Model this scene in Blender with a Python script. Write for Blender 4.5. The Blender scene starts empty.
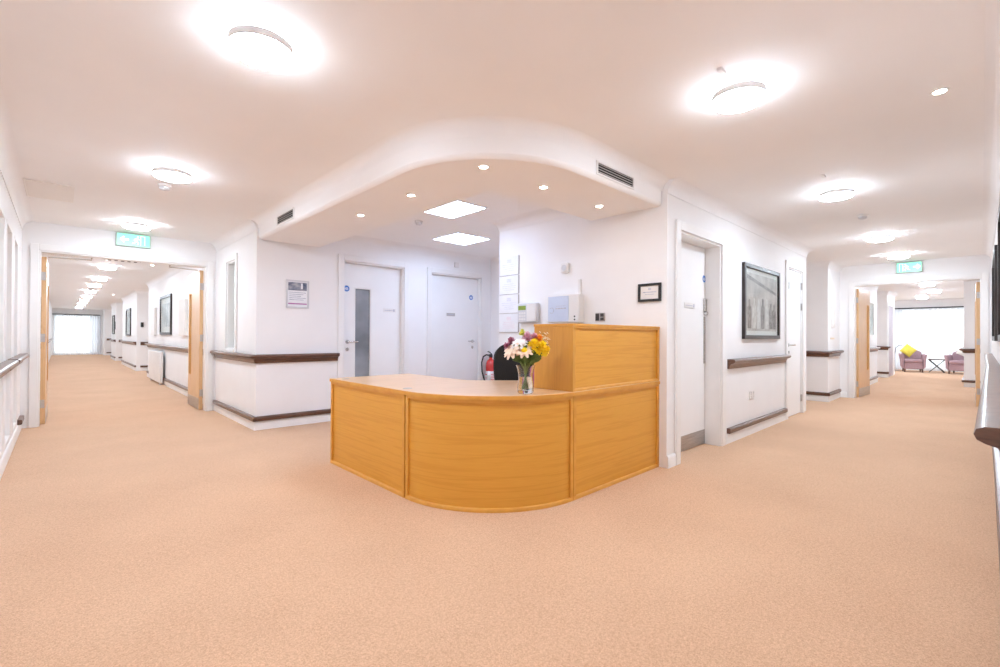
import bpy, bmesh, math, random
from math import sin, cos, pi, radians, atan2, hypot
from mathutils import Vector, Matrix
random.seed(7)
sc = bpy.context.scene
COL = sc.collection
CEIL = 2.42

# ------------------------------------------------------------------ materials
def new_mat(name):
    m = bpy.data.materials.new(name); m.use_nodes = True
    nt = m.node_tree
    return m, nt, nt.nodes['Principled BSDF']

def plain(name, col, rough=.5, metal=0., spec=.5, emit=None, estr=0., coat=0.):
    m, nt, b = new_mat(name)
    b.inputs['Base Color'].default_value = (*col, 1); b.inputs['Roughness'].default_value = rough
    b.inputs['Metallic'].default_value = metal; b.inputs['Specular IOR Level'].default_value = spec
    b.inputs['Coat Weight'].default_value = coat
    if emit: b.inputs['Emission Color'].default_value = (*emit, 1); b.inputs['Emission Strength'].default_value = estr
    return m

def mottled(name, c1, c2, scale=8., rough=.6, bump=.0, bscale=200., detail=4., stretch=(1, 1, 1), coat=0., lo=.35, hi=.65, spec=.5, dist=0.):
    m, nt, b = new_mat(name)
    N, L = nt.nodes, nt.links
    tc = N.new('ShaderNodeTexCoord'); mp = N.new('ShaderNodeMapping'); mp.inputs['Scale'].default_value = stretch
    L.new(tc.outputs['Object'], mp.inputs['Vector'])
    nz = N.new('ShaderNodeTexNoise'); nz.inputs['Scale'].default_value = scale; nz.inputs['Detail'].default_value = detail
    nz.inputs['Distortion'].default_value = dist
    L.new(mp.outputs['Vector'], nz.inputs['Vector'])
    r = N.new('ShaderNodeValToRGB'); r.color_ramp.elements[0].position = lo; r.color_ramp.elements[1].position = hi
    r.color_ramp.elements[0].color = (*c1, 1); r.color_ramp.elements[1].color = (*c2, 1)
    L.new(nz.outputs['Fac'], r.inputs['Fac']); L.new(r.outputs['Color'], b.inputs['Base Color'])
    b.inputs['Roughness'].default_value = rough; b.inputs['Specular IOR Level'].default_value = spec
    b.inputs['Coat Weight'].default_value = coat
    if bump:
        n2 = N.new('ShaderNodeTexNoise'); n2.inputs['Scale'].default_value = bscale; n2.inputs['Detail'].default_value = 2
        L.new(tc.outputs['Object'], n2.inputs['Vector'])
        bp = N.new('ShaderNodeBump'); bp.inputs['Strength'].default_value = bump; bp.inputs['Distance'].default_value = .004
        L.new(n2.outputs['Fac'], bp.inputs['Height']); L.new(bp.outputs['Normal'], b.inputs['Normal'])
    return m

def wood(name, c1, c2, stretch, rough=.35, scale=3.0, coat=.15, offs=(0, 0, 0), spec=.5, rings=1.0):
    """plank-cut veneer: long fibres plus cathedral figure"""
    m, nt, b = new_mat(name)
    N, L = nt.nodes, nt.links
    tc = N.new('ShaderNodeTexCoord'); mp = N.new('ShaderNodeMapping'); mp.inputs['Scale'].default_value = stretch
    mp.inputs['Location'].default_value = offs
    L.new(tc.outputs['Object'], mp.inputs['Vector'])
    fig = N.new('ShaderNodeTexNoise'); fig.inputs['Scale'].default_value = scale * .45; fig.inputs['Detail'].default_value = 1.5
    fig.inputs['Distortion'].default_value = .35
    L.new(mp.outputs['Vector'], fig.inputs['Vector'])
    mul = N.new('ShaderNodeMath'); mul.operation = 'MULTIPLY'; mul.inputs[1].default_value = 34. * rings
    L.new(fig.outputs['Fac'], mul.inputs[0])
    sn = N.new('ShaderNodeMath'); sn.operation = 'SINE'; L.new(mul.outputs[0], sn.inputs[0])
    ab = N.new('ShaderNodeMapRange'); ab.inputs['From Min'].default_value = -1; ab.inputs['From Max'].default_value = 1
    L.new(sn.outputs[0], ab.inputs['Value'])
    pw = N.new('ShaderNodeMath'); pw.operation = 'POWER'; pw.inputs[1].default_value = 4.; L.new(ab.outputs[0], pw.inputs[0])
    fib = N.new('ShaderNodeTexNoise'); fib.inputs['Scale'].default_value = scale * 6; fib.inputs['Detail'].default_value = 3
    L.new(mp.outputs['Vector'], fib.inputs['Vector'])
    mx = N.new('ShaderNodeMath'); mx.operation = 'MULTIPLY_ADD'; mx.inputs[1].default_value = .27
    L.new(pw.outputs[0], mx.inputs[0]); 
    sc2 = N.new('ShaderNodeMath'); sc2.operation = 'MULTIPLY'; sc2.inputs[1].default_value = .55; L.new(fib.outputs['Fac'], sc2.inputs[0])
    L.new(sc2.outputs[0], mx.inputs[2])
    r = N.new('ShaderNodeValToRGB'); r.color_ramp.elements[0].position = .12; r.color_ramp.elements[1].position = .75
    r.color_ramp.elements[0].color = (*c2, 1); r.color_ramp.elements[1].color = (*c1, 1)
    L.new(mx.outputs[0], r.inputs['Fac']); L.new(r.outputs['Color'], b.inputs['Base Color'])
    b.inputs['Roughness'].default_value = rough; b.inputs['Coat Weight'].default_value = coat; b.inputs['Coat Roughness'].default_value = .25
    b.inputs['Specular IOR Level'].default_value = spec
    return m

def emit_mat(name, col, s):
    m, nt, b = new_mat(name)
    b.inputs['Base Color'].default_value = (.9, .9, .9, 1)
    b.inputs['Emission Color'].default_value = (*col, 1); b.inputs['Emission Strength'].default_value = s
    return m

M = {}
M['wall'] = mottled('wall_paint', (.86, .85, .85), (.88, .87, .87), 3., .55, .03, 400., spec=.3)
M['ceiling'] = mottled('ceiling_paint', (.895, .885, .88), (.91, .90, .895), 2., .7, .02, 300., spec=.2)
M['trimw'] = mottled('white_gloss_paint', (.84, .83, .82), (.87, .86, .85), 4., .3, .01, 300.)
M['doorw'] = mottled('white_door_paint', (.86, .86, .86), (.88, .88, .88), 3., .4, .01, 200.)
def carpet():
    m, nt, b = new_mat('beige_carpet'); N, L = nt.nodes, nt.links
    tc = N.new('ShaderNodeTexCoord')
    def noise(s, d=2.):
        n = N.new('ShaderNodeTexNoise'); n.inputs['Scale'].default_value = s; n.inputs['Detail'].default_value = d
        L.new(tc.outputs['Object'], n.inputs['Vector']); return n
    fine = noise(210., 2.); mid = noise(90., 3.); big = noise(1.6, 3.)
    r = N.new('ShaderNodeValToRGB'); r.color_ramp.elements[0].position = .34; r.color_ramp.elements[1].position = .66
    r.color_ramp.elements[0].color = (.50, .288, .170, 1); r.color_ramp.elements[1].color = (.79, .522, .338, 1)
    mx = N.new('ShaderNodeMix'); mx.data_type = 'FLOAT'; mx.inputs[0].default_value = .4
    L.new(fine.outputs['Fac'], mx.inputs[2]); L.new(mid.outputs['Fac'], mx.inputs[3])
    m2 = N.new('ShaderNodeMix'); m2.data_type = 'FLOAT'; m2.inputs[0].default_value = .15
    L.new(mx.outputs[0], m2.inputs[2]); L.new(big.outputs['Fac'], m2.inputs[3])
    L.new(m2.outputs[0], r.inputs['Fac']); L.new(r.outputs['Color'], b.inputs['Base Color'])
    b.inputs['Roughness'].default_value = .95; b.inputs['Specular IOR Level'].default_value = .1
    b.inputs['Sheen Weight'].default_value = .15
    bp = N.new('ShaderNodeBump'); bp.inputs['Strength'].default_value = .6; bp.inputs['Distance'].default_value = .006
    L.new(fine.outputs['Fac'], bp.inputs['Height']); L.new(bp.outputs['Normal'], b.inputs['Normal'])
    return m
M['carpet'] = carpet()
OAK1, OAK2 = (.56, .27, .06), (.73, .395, .10)
M['oak'] = wood('oak_veneer', (.61, .275, .033), (.72, .355, .055), (.5, .5, 15.), .42, rings=.85, coat=.05, spec=.35)
M['oakedge'] = mottled('oak_edging', (.63, .285, .038), (.69, .33, .048), 14., .42, stretch=(1, 1, 1))
M['oakv'] = wood('oak_veneer_upright', (.56, .25, .032), (.66, .315, .046), (10., 10., .6), .38)
M['oaktop'] = wood('oak_worktop_painted_sheen', (.66, .38, .17), (.78, .48, .25), (1.2, 8., 8.), .3, coat=.35, rings=.7)  # paler than the fronts: grazing sheen of the white walls put into the colour
M['oakdoor'] = wood('oak_door_veneer', (.60, .36, .17), (.76, .49, .26), (10., 10., 1.), .32)
M['rail'] = wood('dark_walnut', (.055, .024, .014), (.15, .068, .04), (2.5, 2.5, 12.), .3, coat=.3)
M['steel'] = mottled('brushed_steel', (.42, .40, .39), (.60, .58, .56), 5., .32, 0., stretch=(1, 1, 40))
M['steel'].node_tree.nodes['Principled BSDF'].inputs['Metallic'].default_value = .9
M['chrome'] = plain('satin_chrome', (.62, .61, .6), .22, 1.)
M['black'] = mottled('black_plastic', (.012, .012, .013), (.022, .022, .024), 20., .45)
M['blackfab'] = mottled('black_mesh_fabric', (.010, .009, .009), (.028, .025, .024), 260., .8, .5, 500.)
M['frame'] = mottled('black_picture_frame', (.022, .016, .015), (.04, .03, .027), 10., .35)
M['mount'] = mottled('picture_mount_card', (.80, .77, .74), (.84, .81, .78), 6., .7)
M['plastic'] = mottled('white_plastic', (.78, .76, .74), (.82, .80, .78), 6., .4)
M['gplastic'] = mottled('grey_white_plastic', (.62, .62, .64), (.67, .67, .69), 6., .45)
M['paper'] = mottled('white_paper', (.80, .81, .84), (.86, .87, .89), 5., .7)
M['faint'] = mottled('faint_print', (.68, .69, .75), (.78, .79, .84), 60., .8)
M['ink'] = mottled('grey_print', (.42, .43, .50), (.60, .61, .68), 60., .8)
M['pinkprint'] = mottled('pink_print', (.80, .70, .74), (.85, .80, .83), 40., .8)
M['darkgap'] = mottled('dark_slot', (.012, .011, .010), (.02, .018, .017), 10., .8)
M['slat'] = mottled('vent_slat', (.42, .39, .37), (.50, .47, .45), 10., .5)
M['bluesign'] = mottled('blue_sign', (.03, .16, .50), (.05, .20, .56), 10., .4)
M['red'] = mottled('red_enamel', (.62, .03, .03), (.70, .05, .045), 10., .25, coat=.5)
M['lcd'] = mottled('green_display', (.22, .32, .04), (.30, .42, .06), 20., .3)
M['panelblue'] = mottled('blue_grey_panel', (.56, .63, .78), (.62, .69, .83), 4., .35)
M['lamp'] = emit_mat('lamp_diffuser', (.815, .955, 1.11), 140.)
M['lampring'] = plain('lamp_ring', (.85, .85, .85), .4)
M['ledpanel'] = emit_mat('led_panel', (.70, .90, 1.28), 15.)
M['spotlamp'] = emit_mat('spot_lens', (1., .92, .80), 60.)
M['exitgreen'] = plain('exit_green', (.08, .45, .27), .35, emit=(.34, 1., .70), estr=.95)
M['exitwhite'] = plain('exit_white', (.6, .7, .66), .35, emit=(.88, 1., .96), estr=1.0)
M['exitbody'] = mottled('exit_housing', (.46, .60, .54), (.50, .64, .58), 6., .4)
M['greyglass'] = mottled('glass_painted_reflection', (.17, .185, .205), (.36, .38, .41), 1.2, .08, stretch=(1, 1, 1.2), spec=.6)  # bluish grey painted in for the lobby reflected in the glass
M['blindw'] = mottled('window_blind', (.66, .65, .64), (.72, .71, .70), 3., .5)
M['mauve'] = mottled('mauve_upholstery', (.36, .235, .265), (.44, .30, .33), 60., .85, .2, 300.)
M['mauvedoor'] = mottled('mauve_grey_paint', (.44, .38, .42), (.47, .41, .45), 4., .5)
M['yellowfab'] = mottled('yellow_cushion_cloth', (.70, .58, .06), (.80, .68, .12), 80., .85, .2, 300.)
M['creamfab'] = mottled('cream_cushion_cloth', (.74, .71, .64), (.80, .77, .70), 80., .85, .2, 300.)
M['darkleg'] = wood('dark_chair_leg', (.07, .04, .03), (.14, .08, .06), (8, 8, 1), .4)
M['ledtrim'] = plain('led_trim', (.8, .8, .8), .4)
M['hatch'] = mottled('hatch_paint', (.84, .81, .775), (.855, .825, .79), 3., .6)
M['purple'] = mottled('purple_card', (.30, .05, .22), (.38, .07, .28), 10., .5)
M['band'] = mottled('purple_band', (.40, .12, .34), (.48, .18, .42), 10., .6)
M['posterphoto'] = mottled('poster_photograph', (.08, .10, .17), (.42, .42, .46), 9., .5, stretch=(1, 1, 1.5), detail=6., lo=.4, hi=.62)
M['photo'] = mottled('old_photograph', (.10, .085, .08), (.62, .55, .52), 7., .3, detail=7., stretch=(1, 1, .5), lo=.33, hi=.66)
M['photobg'] = mottled('old_photograph_ground', (.40, .345, .32), (.66, .585, .545), 5., .4, detail=5.)
M['photofig'] = mottled('old_photograph_coats', (.13, .105, .095), (.36, .30, .275), 16., .4, detail=5.)
M['photopale'] = mottled('old_photograph_pale_dress', (.55, .50, .48), (.74, .69, .66), 14., .3, detail=5.)
M['artpale'] = mottled('pale_print', (.40, .39, .38), (.72, .70, .68), 4., .3, detail=6., lo=.4, hi=.6)

def glassmat(name, col=(1, 1, 1), rough=0., ior=1.45):
    m, nt, b = new_mat(name)
    b.inputs['Base Color'].default_value = (*col, 1); b.inputs['Roughness'].default_value = rough
    b.inputs['Transmission Weight'].default_value = 1; b.inputs['IOR'].default_value = ior
    return m
M['glass'] = glassmat('clear_vase_glass', (.97, .99, .98)); M['water'] = glassmat('vase_water', (.94, .96, .90), 0., 1.33)
def panemat():
    m = bpy.data.materials.new('window_pane'); m.use_nodes = True; nt = m.node_tree; N, L = nt.nodes, nt.links
    for n in list(N): N.remove(n)
    o = N.new('ShaderNodeOutputMaterial'); mx = N.new('ShaderNodeMixShader'); t = N.new('ShaderNodeBsdfTransparent'); g = N.new('ShaderNodeBsdfGlossy')
    g.inputs['Roughness'].default_value = .03; mx.inputs[0].default_value = .045
    t.inputs['Color'].default_value = (.95, .97, .97, 1)
    L.new(t.outputs[0], mx.inputs[1]); L.new(g.outputs[0], mx.inputs[2]); L.new(mx.outputs[0], o.inputs[0]); return m
M['pane'] = panemat()
def sheermat(name, col, transp):
    m = bpy.data.materials.new(name); m.use_nodes = True; nt = m.node_tree; N, L = nt.nodes, nt.links
    for n in list(N): N.remove(n)
    o = N.new('ShaderNodeOutputMaterial'); d = N.new('ShaderNodeBsdfDiffuse'); tl = N.new('ShaderNodeBsdfTranslucent'); t = N.new('ShaderNodeBsdfTransparent')
    wv = N.new('ShaderNodeTexNoise'); wv.inputs['Scale'].default_value = 200.
    cr = N.new('ShaderNodeValToRGB'); cr.color_ramp.elements[0].color = (*[c * .95 for c in col], 1); cr.color_ramp.elements[1].color = (*col, 1)
    L.new(wv.outputs['Fac'], cr.inputs['Fac'])
    L.new(cr.outputs[0], d.inputs['Color']); L.new(cr.outputs[0], tl.inputs['Color'])
    a = N.new('ShaderNodeMixShader'); a.inputs[0].default_value = .6; L.new(d.outputs[0], a.inputs[1]); L.new(tl.outputs[0], a.inputs[2])
    b = N.new('ShaderNodeMixShader'); b.inputs[0].default_value = transp; L.new(a.outputs[0], b.inputs[1]); L.new(t.outputs[0], b.inputs[2])
    L.new(b.outputs[0], o.inputs[0]); return m
M['sheer'] = sheermat('sheer_voile', (.93, .95, .97), .25)
M['drape'] = sheermat('white_drape', (.82, .82, .85), .02)
# flowers
M['petyellow'] = mottled('yellow_petal', (.90, .58, .005), (.97, .74, .01), 30., .6)
M['petcream'] = mottled('cream_pink_petal', (.88, .62, .46), (.93, .78, .62), 25., .6)
M['petwhite'] = mottled('white_pink_petal', (.88, .80, .78), (.93, .88, .86), 25., .6)
M['petpink'] = mottled('pink_petal', (.72, .36, .46), (.84, .55, .62), 25., .6)
M['petmag'] = mottled('plum_petal', (.34, .07, .15), (.52, .20, .28), 25., .6)
M['petorange'] = mottled('orange_petal', (.86, .27, .03), (.93, .40, .05), 25., .6)
M['petlime'] = mottled('lime_petal', (.62, .62, .06), (.76, .72, .14), 25., .6)
M['petpale'] = mottled('buff_petal', (.80, .66, .47), (.88, .76, .60), 25., .6)
M['leaf'] = mottled('leaf_green', (.055, .11, .02), (.15, .22, .05), 20., .55)
M['stem'] = mottled('stem_green', (.16, .24, .05), (.28, .36, .10), 20., .5)

# ------------------------------------------------------------------ mesh helpers
def B(): return bmesh.new()
def box(bm, x0, x1, y0, y1, z0, z1):
    x0, x1 = sorted((x0, x1)); y0, y1 = sorted((y0, y1)); z0, z1 = sorted((z0, z1))
    v = [bm.verts.new(p) for p in ((x0, y0, z0), (x1, y0, z0), (x1, y1, z0), (x0, y1, z0), (x0, y0, z1), (x1, y0, z1), (x1, y1, z1), (x0, y1, z1))]
    for f in ((0, 3, 2, 1), (4, 5, 6, 7), (0, 1, 5, 4), (1, 2, 6, 5), (2, 3, 7, 6), (3, 0, 4, 7)): bm.faces.new([v[i] for i in f])
    return bm
def rings(bm, rs, cap=True, closed=False):
    vs = [[bm.verts.new(p) for p in r] for r in rs]
    n = len(vs[0])
    for a, b in zip(vs, vs[1:] + ([vs[0]] if closed else [])):
        for i in range(n): bm.faces.new((a[i], a[(i + 1) % n], b[(i + 1) % n], b[i]))
    if cap and not closed:
        bm.faces.new(list(reversed(vs[0]))); bm.faces.new(vs[-1])
    return bm
def tube(bm, pts, r, seg=10, r2=None):
    pts = [Vector(p) for p in pts]; out = []
    up = Vector((0, 0, 1)); prev = None
    for i, p in enumerate(pts):
        t = ((pts[min(i + 1, len(pts) - 1)] - pts[max(i - 1, 0)])).normalized()
        if prev is None:
            a = Vector((0, 0, 1)) if abs(t.z) < .9 else Vector((1, 0, 0)); n = t.cross(a).normalized()
        else:
            n = (prev - t * prev.dot(t)).normalized()
        prev = n; b = t.cross(n)
        rr = r if r2 is None else r + (r2 - r) * i / max(1, len(pts) - 1)
        out.append([p + (n * cos(k * 2 * pi / seg) + b * sin(k * 2 * pi / seg)) * rr for k in range(seg)])
    return rings(bm, out)
def lathe(bm, prof, c=(0, 0, 0), seg=28, cap=True):
    c = Vector(c)
    return rings(bm, [[c + Vector((r * cos(k * 2 * pi / seg), r * sin(k * 2 * pi / seg), z)) for k in range(seg)] for r, z in prof], cap)
def disc_out(bm, M_, a, z, r, d0, d1, seg=20):
    """short cylinder standing out of a wall"""
    return rings(bm, [[M_(a + r * cos(k * 2 * pi / seg), d, z + r * sin(k * 2 * pi / seg)) for k in range(seg)] for d in (d0, d1)])
def mapper(axis, plane, dirn):
    if axis == 'X': return lambda a, d, z: Vector((a, plane + dirn * d, z))
    return lambda a, d, z: Vector((plane + dirn * d, a, z))
def mbox(bm, M_, a0, a1, d0, d1, z0, z1):
    p, q = M_(a0, d0, z0), M_(a1, d1, z1); return box(bm, p.x, q.x, p.y, q.y, p.z, q.z)
def sweep(bm, pts, prof, side=1):
    """profile (d, z) carried along a plan polyline, mitred; side +1 = left of travel"""
    P = [Vector((p[0], p[1])) for p in pts]; n = len(P); rs = []
    for i in range(n):
        ns = []
        if i > 0: t = (P[i] - P[i - 1]).normalized(); ns.append(Vector((-t.y, t.x)))
        if i < n - 1: t = (P[i + 1] - P[i]).normalized(); ns.append(Vector((-t.y, t.x)))
        m = sum(ns, Vector((0, 0))); m.normalize(); s = 1 / max(.2, m.dot(ns[0]))
        m = m * s * side
        rs.append([Vector((P[i].x + m.x * d, P[i].y + m.y * d, z)) for d, z in prof])
    return rings(bm, rs)
def ngon_prism(bm, poly, z0, z1):
    lo = [bm.verts.new((x, y, z0)) for x, y in poly]; hi = [bm.verts.new((x, y, z1)) for x, y in poly]; n = len(poly)
    bm.faces.new(list(reversed(lo))); bm.faces.new(hi)
    for i in range(n): bm.faces.new((lo[i], lo[(i + 1) % n], hi[(i + 1) % n], hi[i]))
    return bm

def obj(name, bm, mat, parent=None, bevel=0., seg=2, local=False, smooth=35., sub=0):
    bmesh.ops.recalc_face_normals(bm, faces=bm.faces)
    if not local:
        if parent is not None: off = wloc(parent)
        else:
            xs = [v.co for v in bm.verts]
            off = Vector(((min(p.x for p in xs) + max(p.x for p in xs)) / 2, (min(p.y for p in xs) + max(p.y for p in xs)) / 2, min(p.z for p in xs)))
        for v in bm.verts: v.co -= off
    th = radians(smooth)
    for f in bm.faces: f.smooth = True
    for e in bm.edges: e.smooth = (len(e.link_faces) == 2 and e.calc_face_angle(0) < th)
    me = bpy.data.meshes.new(name); bm.to_mesh(me); bm.free(); me.materials.append(M[mat] if isinstance(mat, str) else mat)
    o = bpy.data.objects.new(name, me); COL.objects.link(o)
    if parent is not None: o.parent = parent
    elif not local: o.location = off
    if bevel:
        md = o.modifiers.new('bevel', 'BEVEL'); md.width = bevel; md.segments = seg; md.limit_method = 'ANGLE'; md.angle_limit = radians(40)
    if sub:
        md = o.modifiers.new('sub', 'SUBSURF'); md.levels = sub; md.render_levels = sub
    return o
def wloc(o):
    v = Vector((0, 0, 0))
    while o is not None: v += o.location; o = o.parent
    return v
def tag(o, label, cat, group=None, kind=None):
    o['label'] = label; o['category'] = cat
    if group: o['group'] = group
    if kind: o['kind'] = kind
    return o
def thing(name, label, cat, loc, group=None, rz=0, kind=None):
    o = bpy.data.objects.new(name, None); COL.objects.link(o); o.location = loc; o.rotation_euler.z = rz; o.empty_display_size = .1
    return tag(o, label, cat, group, kind)
def struct(name, bm, mat, label, cat, **k):
    return tag(obj(name, bm, mat, **k), label, cat, kind='structure')
def dup(root, loc, rz=None, label=None):
    r = root.copy(); COL.objects.link(r); r.location = loc
    if rz is not None: r.rotation_euler.z = rz
    if label: r['label'] = label
    for ch in root.children:
        c = ch.copy(); COL.objects.link(c); c.parent = r
        for g in ch.children:
            d = g.copy(); COL.objects.link(d); d.parent = c
    return r

# ------------------------------------------------------------------ the shell
bm = B(); box(bm, -.6, 21.6, -3.4, 33.4, -.12, 0); struct('floor', bm, 'carpet', 'speckled beige fitted carpet covering lobby and both corridors', 'floor')
bm = B(); box(bm, -.6, 21.6, -3.4, 33.4, CEIL, CEIL + .12); struct('ceiling', bm, 'ceiling', 'smooth warm white plaster ceiling with round lights', 'ceiling')

def wall(name, label, axis, plane, dirn, a0, a1, t, openings=(), z1=CEIL, mat='wall'):
    """a wall whose room face is at plane; openings are (a0, a1, z0, z1)"""
    M_ = mapper(axis, plane, dirn); bm = B()
    cuts = sorted({a0, a1, *[o[0] for o in openings], *[o[1] for o in openings]})
    for p, q in zip(cuts, cuts[1:]):
        zs = [(0, z1)]
        for o in openings:
            if o[0] <= p + 1e-6 and q <= o[1] + 1e-6:
                zs = [(0, o[2]), (o[3], z1)]
        for u, v in zs:
            if v - u > 1e-4: mbox(bm, M_, p, q, -t, 0, u, v)
    bmesh.ops.remove_doubles(bm, verts=bm.verts, dist=1e-5)
    return struct(name, bm, mat, label, 'wall')

XL, YR, YP, XC, YB, XW = -.335, -.11, 1.825, 1.63, 5.78, 3.68
RECS = [(4.55, 5.45), (5.63, 6.25), (6.55, 7.10)]
wall('wall_left', 'white wall of the left corridor with recessed cupboards and dark handrail', 'Y', XL, 1, -.26, 33.15, .18, [(a, b, .13, 2.06) for a, b in RECS])
wall('wall_right', 'white wall along the right corridor on the far right of the view', 'X', YR, 1, XL - .18, 14.9, .15)
D1R, D2R = (3.89, 4.845), (7.10, 7.885)
wall('wall_picture', 'white wall right of the desk carrying the large framed photograph', 'X', YP, -1, XW, 8.12, .22, [(*D1R, 0, 2.045), (*D2R, 0, 2.075)])
bm = B(); box(bm, XW, XW + .2, YP + .22, 3.87, 0, CEIL); struct('wall_notice', bm, 'wall', 'white wall behind the desk with notices and alarm panels', 'wall')
bm = B(); box(bm, XW + .2, 5.45, 3.67, 3.87, 0, CEIL); struct('wall_lobby_return', bm, 'wall', 'white return wall behind the notice wall', 'wall')
bm = B(); box(bm, 5.3, 5.45, 3.87, YB, 0, CEIL); struct('wall_lobby_end', bm, 'wall', 'short white wall right of the second lobby door', 'wall')
D1, D2 = (2.665, 3.60), (4.05, 5.08)
wall('wall_back', 'white wall at the back of the lobby with two white doors', 'X', YB, -1, XC, 5.45, .18, [(*D1, 0, 2.095), (*D2, 0, 2.075)])
wall('wall_lobby_side', 'white wall with narrow window between lobby and left corridor doors', 'Y', XC, -1, YB + .18, 7.7, .15, [(6.62, 7.08, .9, 2.085)])
wall('wall_left_doorway', 'white wall around the left double doorway under the exit sign', 'X', 7.7, -1, XL, XC + .15, .15, [(-.205, 1.535, 0, 2.10)])
wall('wall_right_doorway', 'white wall around the right double doorway under the exit sign', 'Y', 10.5, -1, YR, YP, .15, [(-.015, 1.63, 0, 2.075)])
bm = B(); box(bm, 7.9, 8.12, YP + .22, 3.0, 0, CEIL); box(bm, 7.9, 9.73, 3.0, 3.15, 0, CEIL); struct('wall_alcove', bm, 'wall', 'white back of the alcove beyond the right corridor door', 'wall')
bm = B(); box(bm, 9.53, 14.9, YP, 3.0, 0, CEIL); struct('wall_beyond_alcove', bm, 'wall', 'white wall stretch between alcove and lounge side of right doorway', 'wall')
bm = B(); box(bm, 14.9, 16.7, 2.6, 2.75, 0, CEIL); box(bm, 16.7, 18.35, YP, 4.2, 0, CEIL); struct('wall_lounge_left', bm, 'wall', 'white wall stub left of the lounge armchairs', 'wall')
bm = B(); box(bm, 14.9, 18.35, -3.3, .28, 0, CEIL); struct('wall_lounge_right', bm, 'wall', 'white wall stub right of the lounge armchairs', 'wall')
bm = B(); box(bm, 18.35, 21.5, 4.05, 4.2, 0, CEIL); struct('wall_lounge_far_left', bm, 'wall', 'white left side wall of the lounge', 'wall')
bm = B(); box(bm, 18.35, 21.5, -3.3, -3.15, 0, CEIL); struct('wall_lounge_far_right', bm, 'wall', 'white right side wall of the lounge', 'wall')
wall('wall_lounge_window', 'bright white end wall of the lounge around its curtained window', 'Y', 21.3, -1, -3.15, 4.05, .15, [(-.9, 2.25, .06, 2.12)])
CW = 1.65
bm = B()
for a, b in ((7.85, 15.0), (17.5, 21.9), (24.7, 27.0), (31.6, 33.0)): box(bm, CW, CW + .9, a, b, 0, CEIL)
for a, b in ((15.0, 17.5), (21.9, 24.7), (27.0, 31.6)): box(bm, CW + .9, CW + 1.05, a - .15, b + .15, 0, CEIL)
struct('wall_corridor', bm, 'wall', 'right hand white wall of the long left corridor with recesses', 'wall')
wall('wall_corridor_end', 'end wall of the long left corridor around a bright window', 'X', 33.0, -1, XL, CW + .9, .15, [(-.27, 1.5, .05, 2.1)])

# --- curved bulkhead over the desk
def arc(cx, cy, r, a0, a1, n): return [(cx + r * cos(radians(a0 + (a1 - a0) * i / n)), cy + r * sin(radians(a0 + (a1 - a0) * i / n))) for i in range(n + 1)]
SOF = 2.205; BX, BY, BR = 1.645, 1.865, .85
outer = [(BX, YB)] + arc(BX + BR, BY + BR, BR, 180, 270, 28) + [(XW, BY)]
bm = B()
inner = [(XW, 2.60), (2.37, 2.60), (2.37, YB)]
ngon_prism(bm, outer + inner, SOF, CEIL)
struct('ceiling_bulkhead', bm, 'ceiling', 'lowered curved ceiling bulkhead with spotlights above the reception desk', 'ceiling', bevel=.03, )
bm = B()
cv = [(0, CEIL - .085)] + [(.085 - .085 * cos(radians(t)), CEIL - .085 + .085 * sin(radians(t))) for t in range(15, 91, 15)] + [(0, CEIL)]
sweep(bm, outer, cv, -1); struct('trim_1', bm, 'ceiling', 'soft coving where the curved bulkhead meets the ceiling', 'coving', smooth=60)

# --- cornices and skirtings
CORN = [(0, 2.308), (.006, 2.308)] + [(.098 - .092 * cos(radians(t)), 2.312 + .106 * sin(radians(t))) for t in range(8, 91, 12)] + [(.10, CEIL), (0, CEIL)]
SKIRT = [(0, 0), (.016, 0), (.016, .088), (.012, .096), (.006, .104), (0, .104)]
def run(name, label, cat, pts, prof, side=1, mat='trimw'):
    bm = B(); sweep(bm, pts, prof, side); return struct(name, bm, mat, label, cat)
run('trim_2', 'plaster cornice along the picture wall', 'cornice', [(XW, YP), (8.12, YP), (8.12, 2.98)], CORN, -1, 'wall')
run('trim_3', 'plaster cornice around the narrow lobby window wall', 'cornice', [(XC, 7.7), (XC, YB)], CORN, -1, 'wall')
run('trim_4', 'plaster cornice along the left wall', 'cornice', [(XL, 7.7), (XL, YR), (10.5, YR)], CORN, 1, 'wall')
run('trim_5', 'plaster cornice inside the lobby above its two doors', 'cornice', [(2.38, YB), (5.3, YB), (5.3, 3.87), (XW, 3.87), (XW, 2.61)], CORN, -1, 'wall')
run('trim_6', 'plaster cornice beyond the alcove in the right corridor', 'cornice', [(9.53, 2.98), (9.53, YP), (10.5, YP)], CORN, -1, 'wall')
run('trim_8', 'plaster cornice along the far left corridor', 'cornice', [(CW, 7.86), (CW, 15.0), (CW + .9, 15.0), (CW + .9, 17.5), (CW, 17.5), (CW, 21.9), (CW + .9, 21.9), (CW + .9, 24.7), (CW, 24.7), (CW, 27.0), (CW + .9, 27.0), (CW + .9, 31.6), (CW, 31.6), (CW, 32.99)], CORN, 1, 'wall')
run('trim_9', 'plaster cornice along the lounge end of the right corridor', 'cornice', [(10.66, YP), (14.9, YP), (14.9, 2.6), (16.7, 2.6), (16.7, YP), (18.35, YP)], CORN, -1, 'wall')
run('baseboard_column', 'white skirting at the foot of the column right of the desk', 'skirting', [(XW - .0, YP), (3.835, YP)], SKIRT, -1)
run('baseboard_picture', 'white skirting under the framed photograph', 'skirting', [(4.945, YP), (7.02, YP)], SKIRT, -1)
run('baseboard_alcove', 'white skirting round the alcove corner by the right doorway', 'skirting', [(9.53, 2.98), (9.53, YP), (10.5, YP), (10.5, 1.725)], SKIRT, -1)
run('baseboard_lobby', 'white skirting round the corner left of the desk', 'skirting', [(XC, 7.7), (XC, YB), (2.60, YB)], SKIRT, -1)
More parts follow.
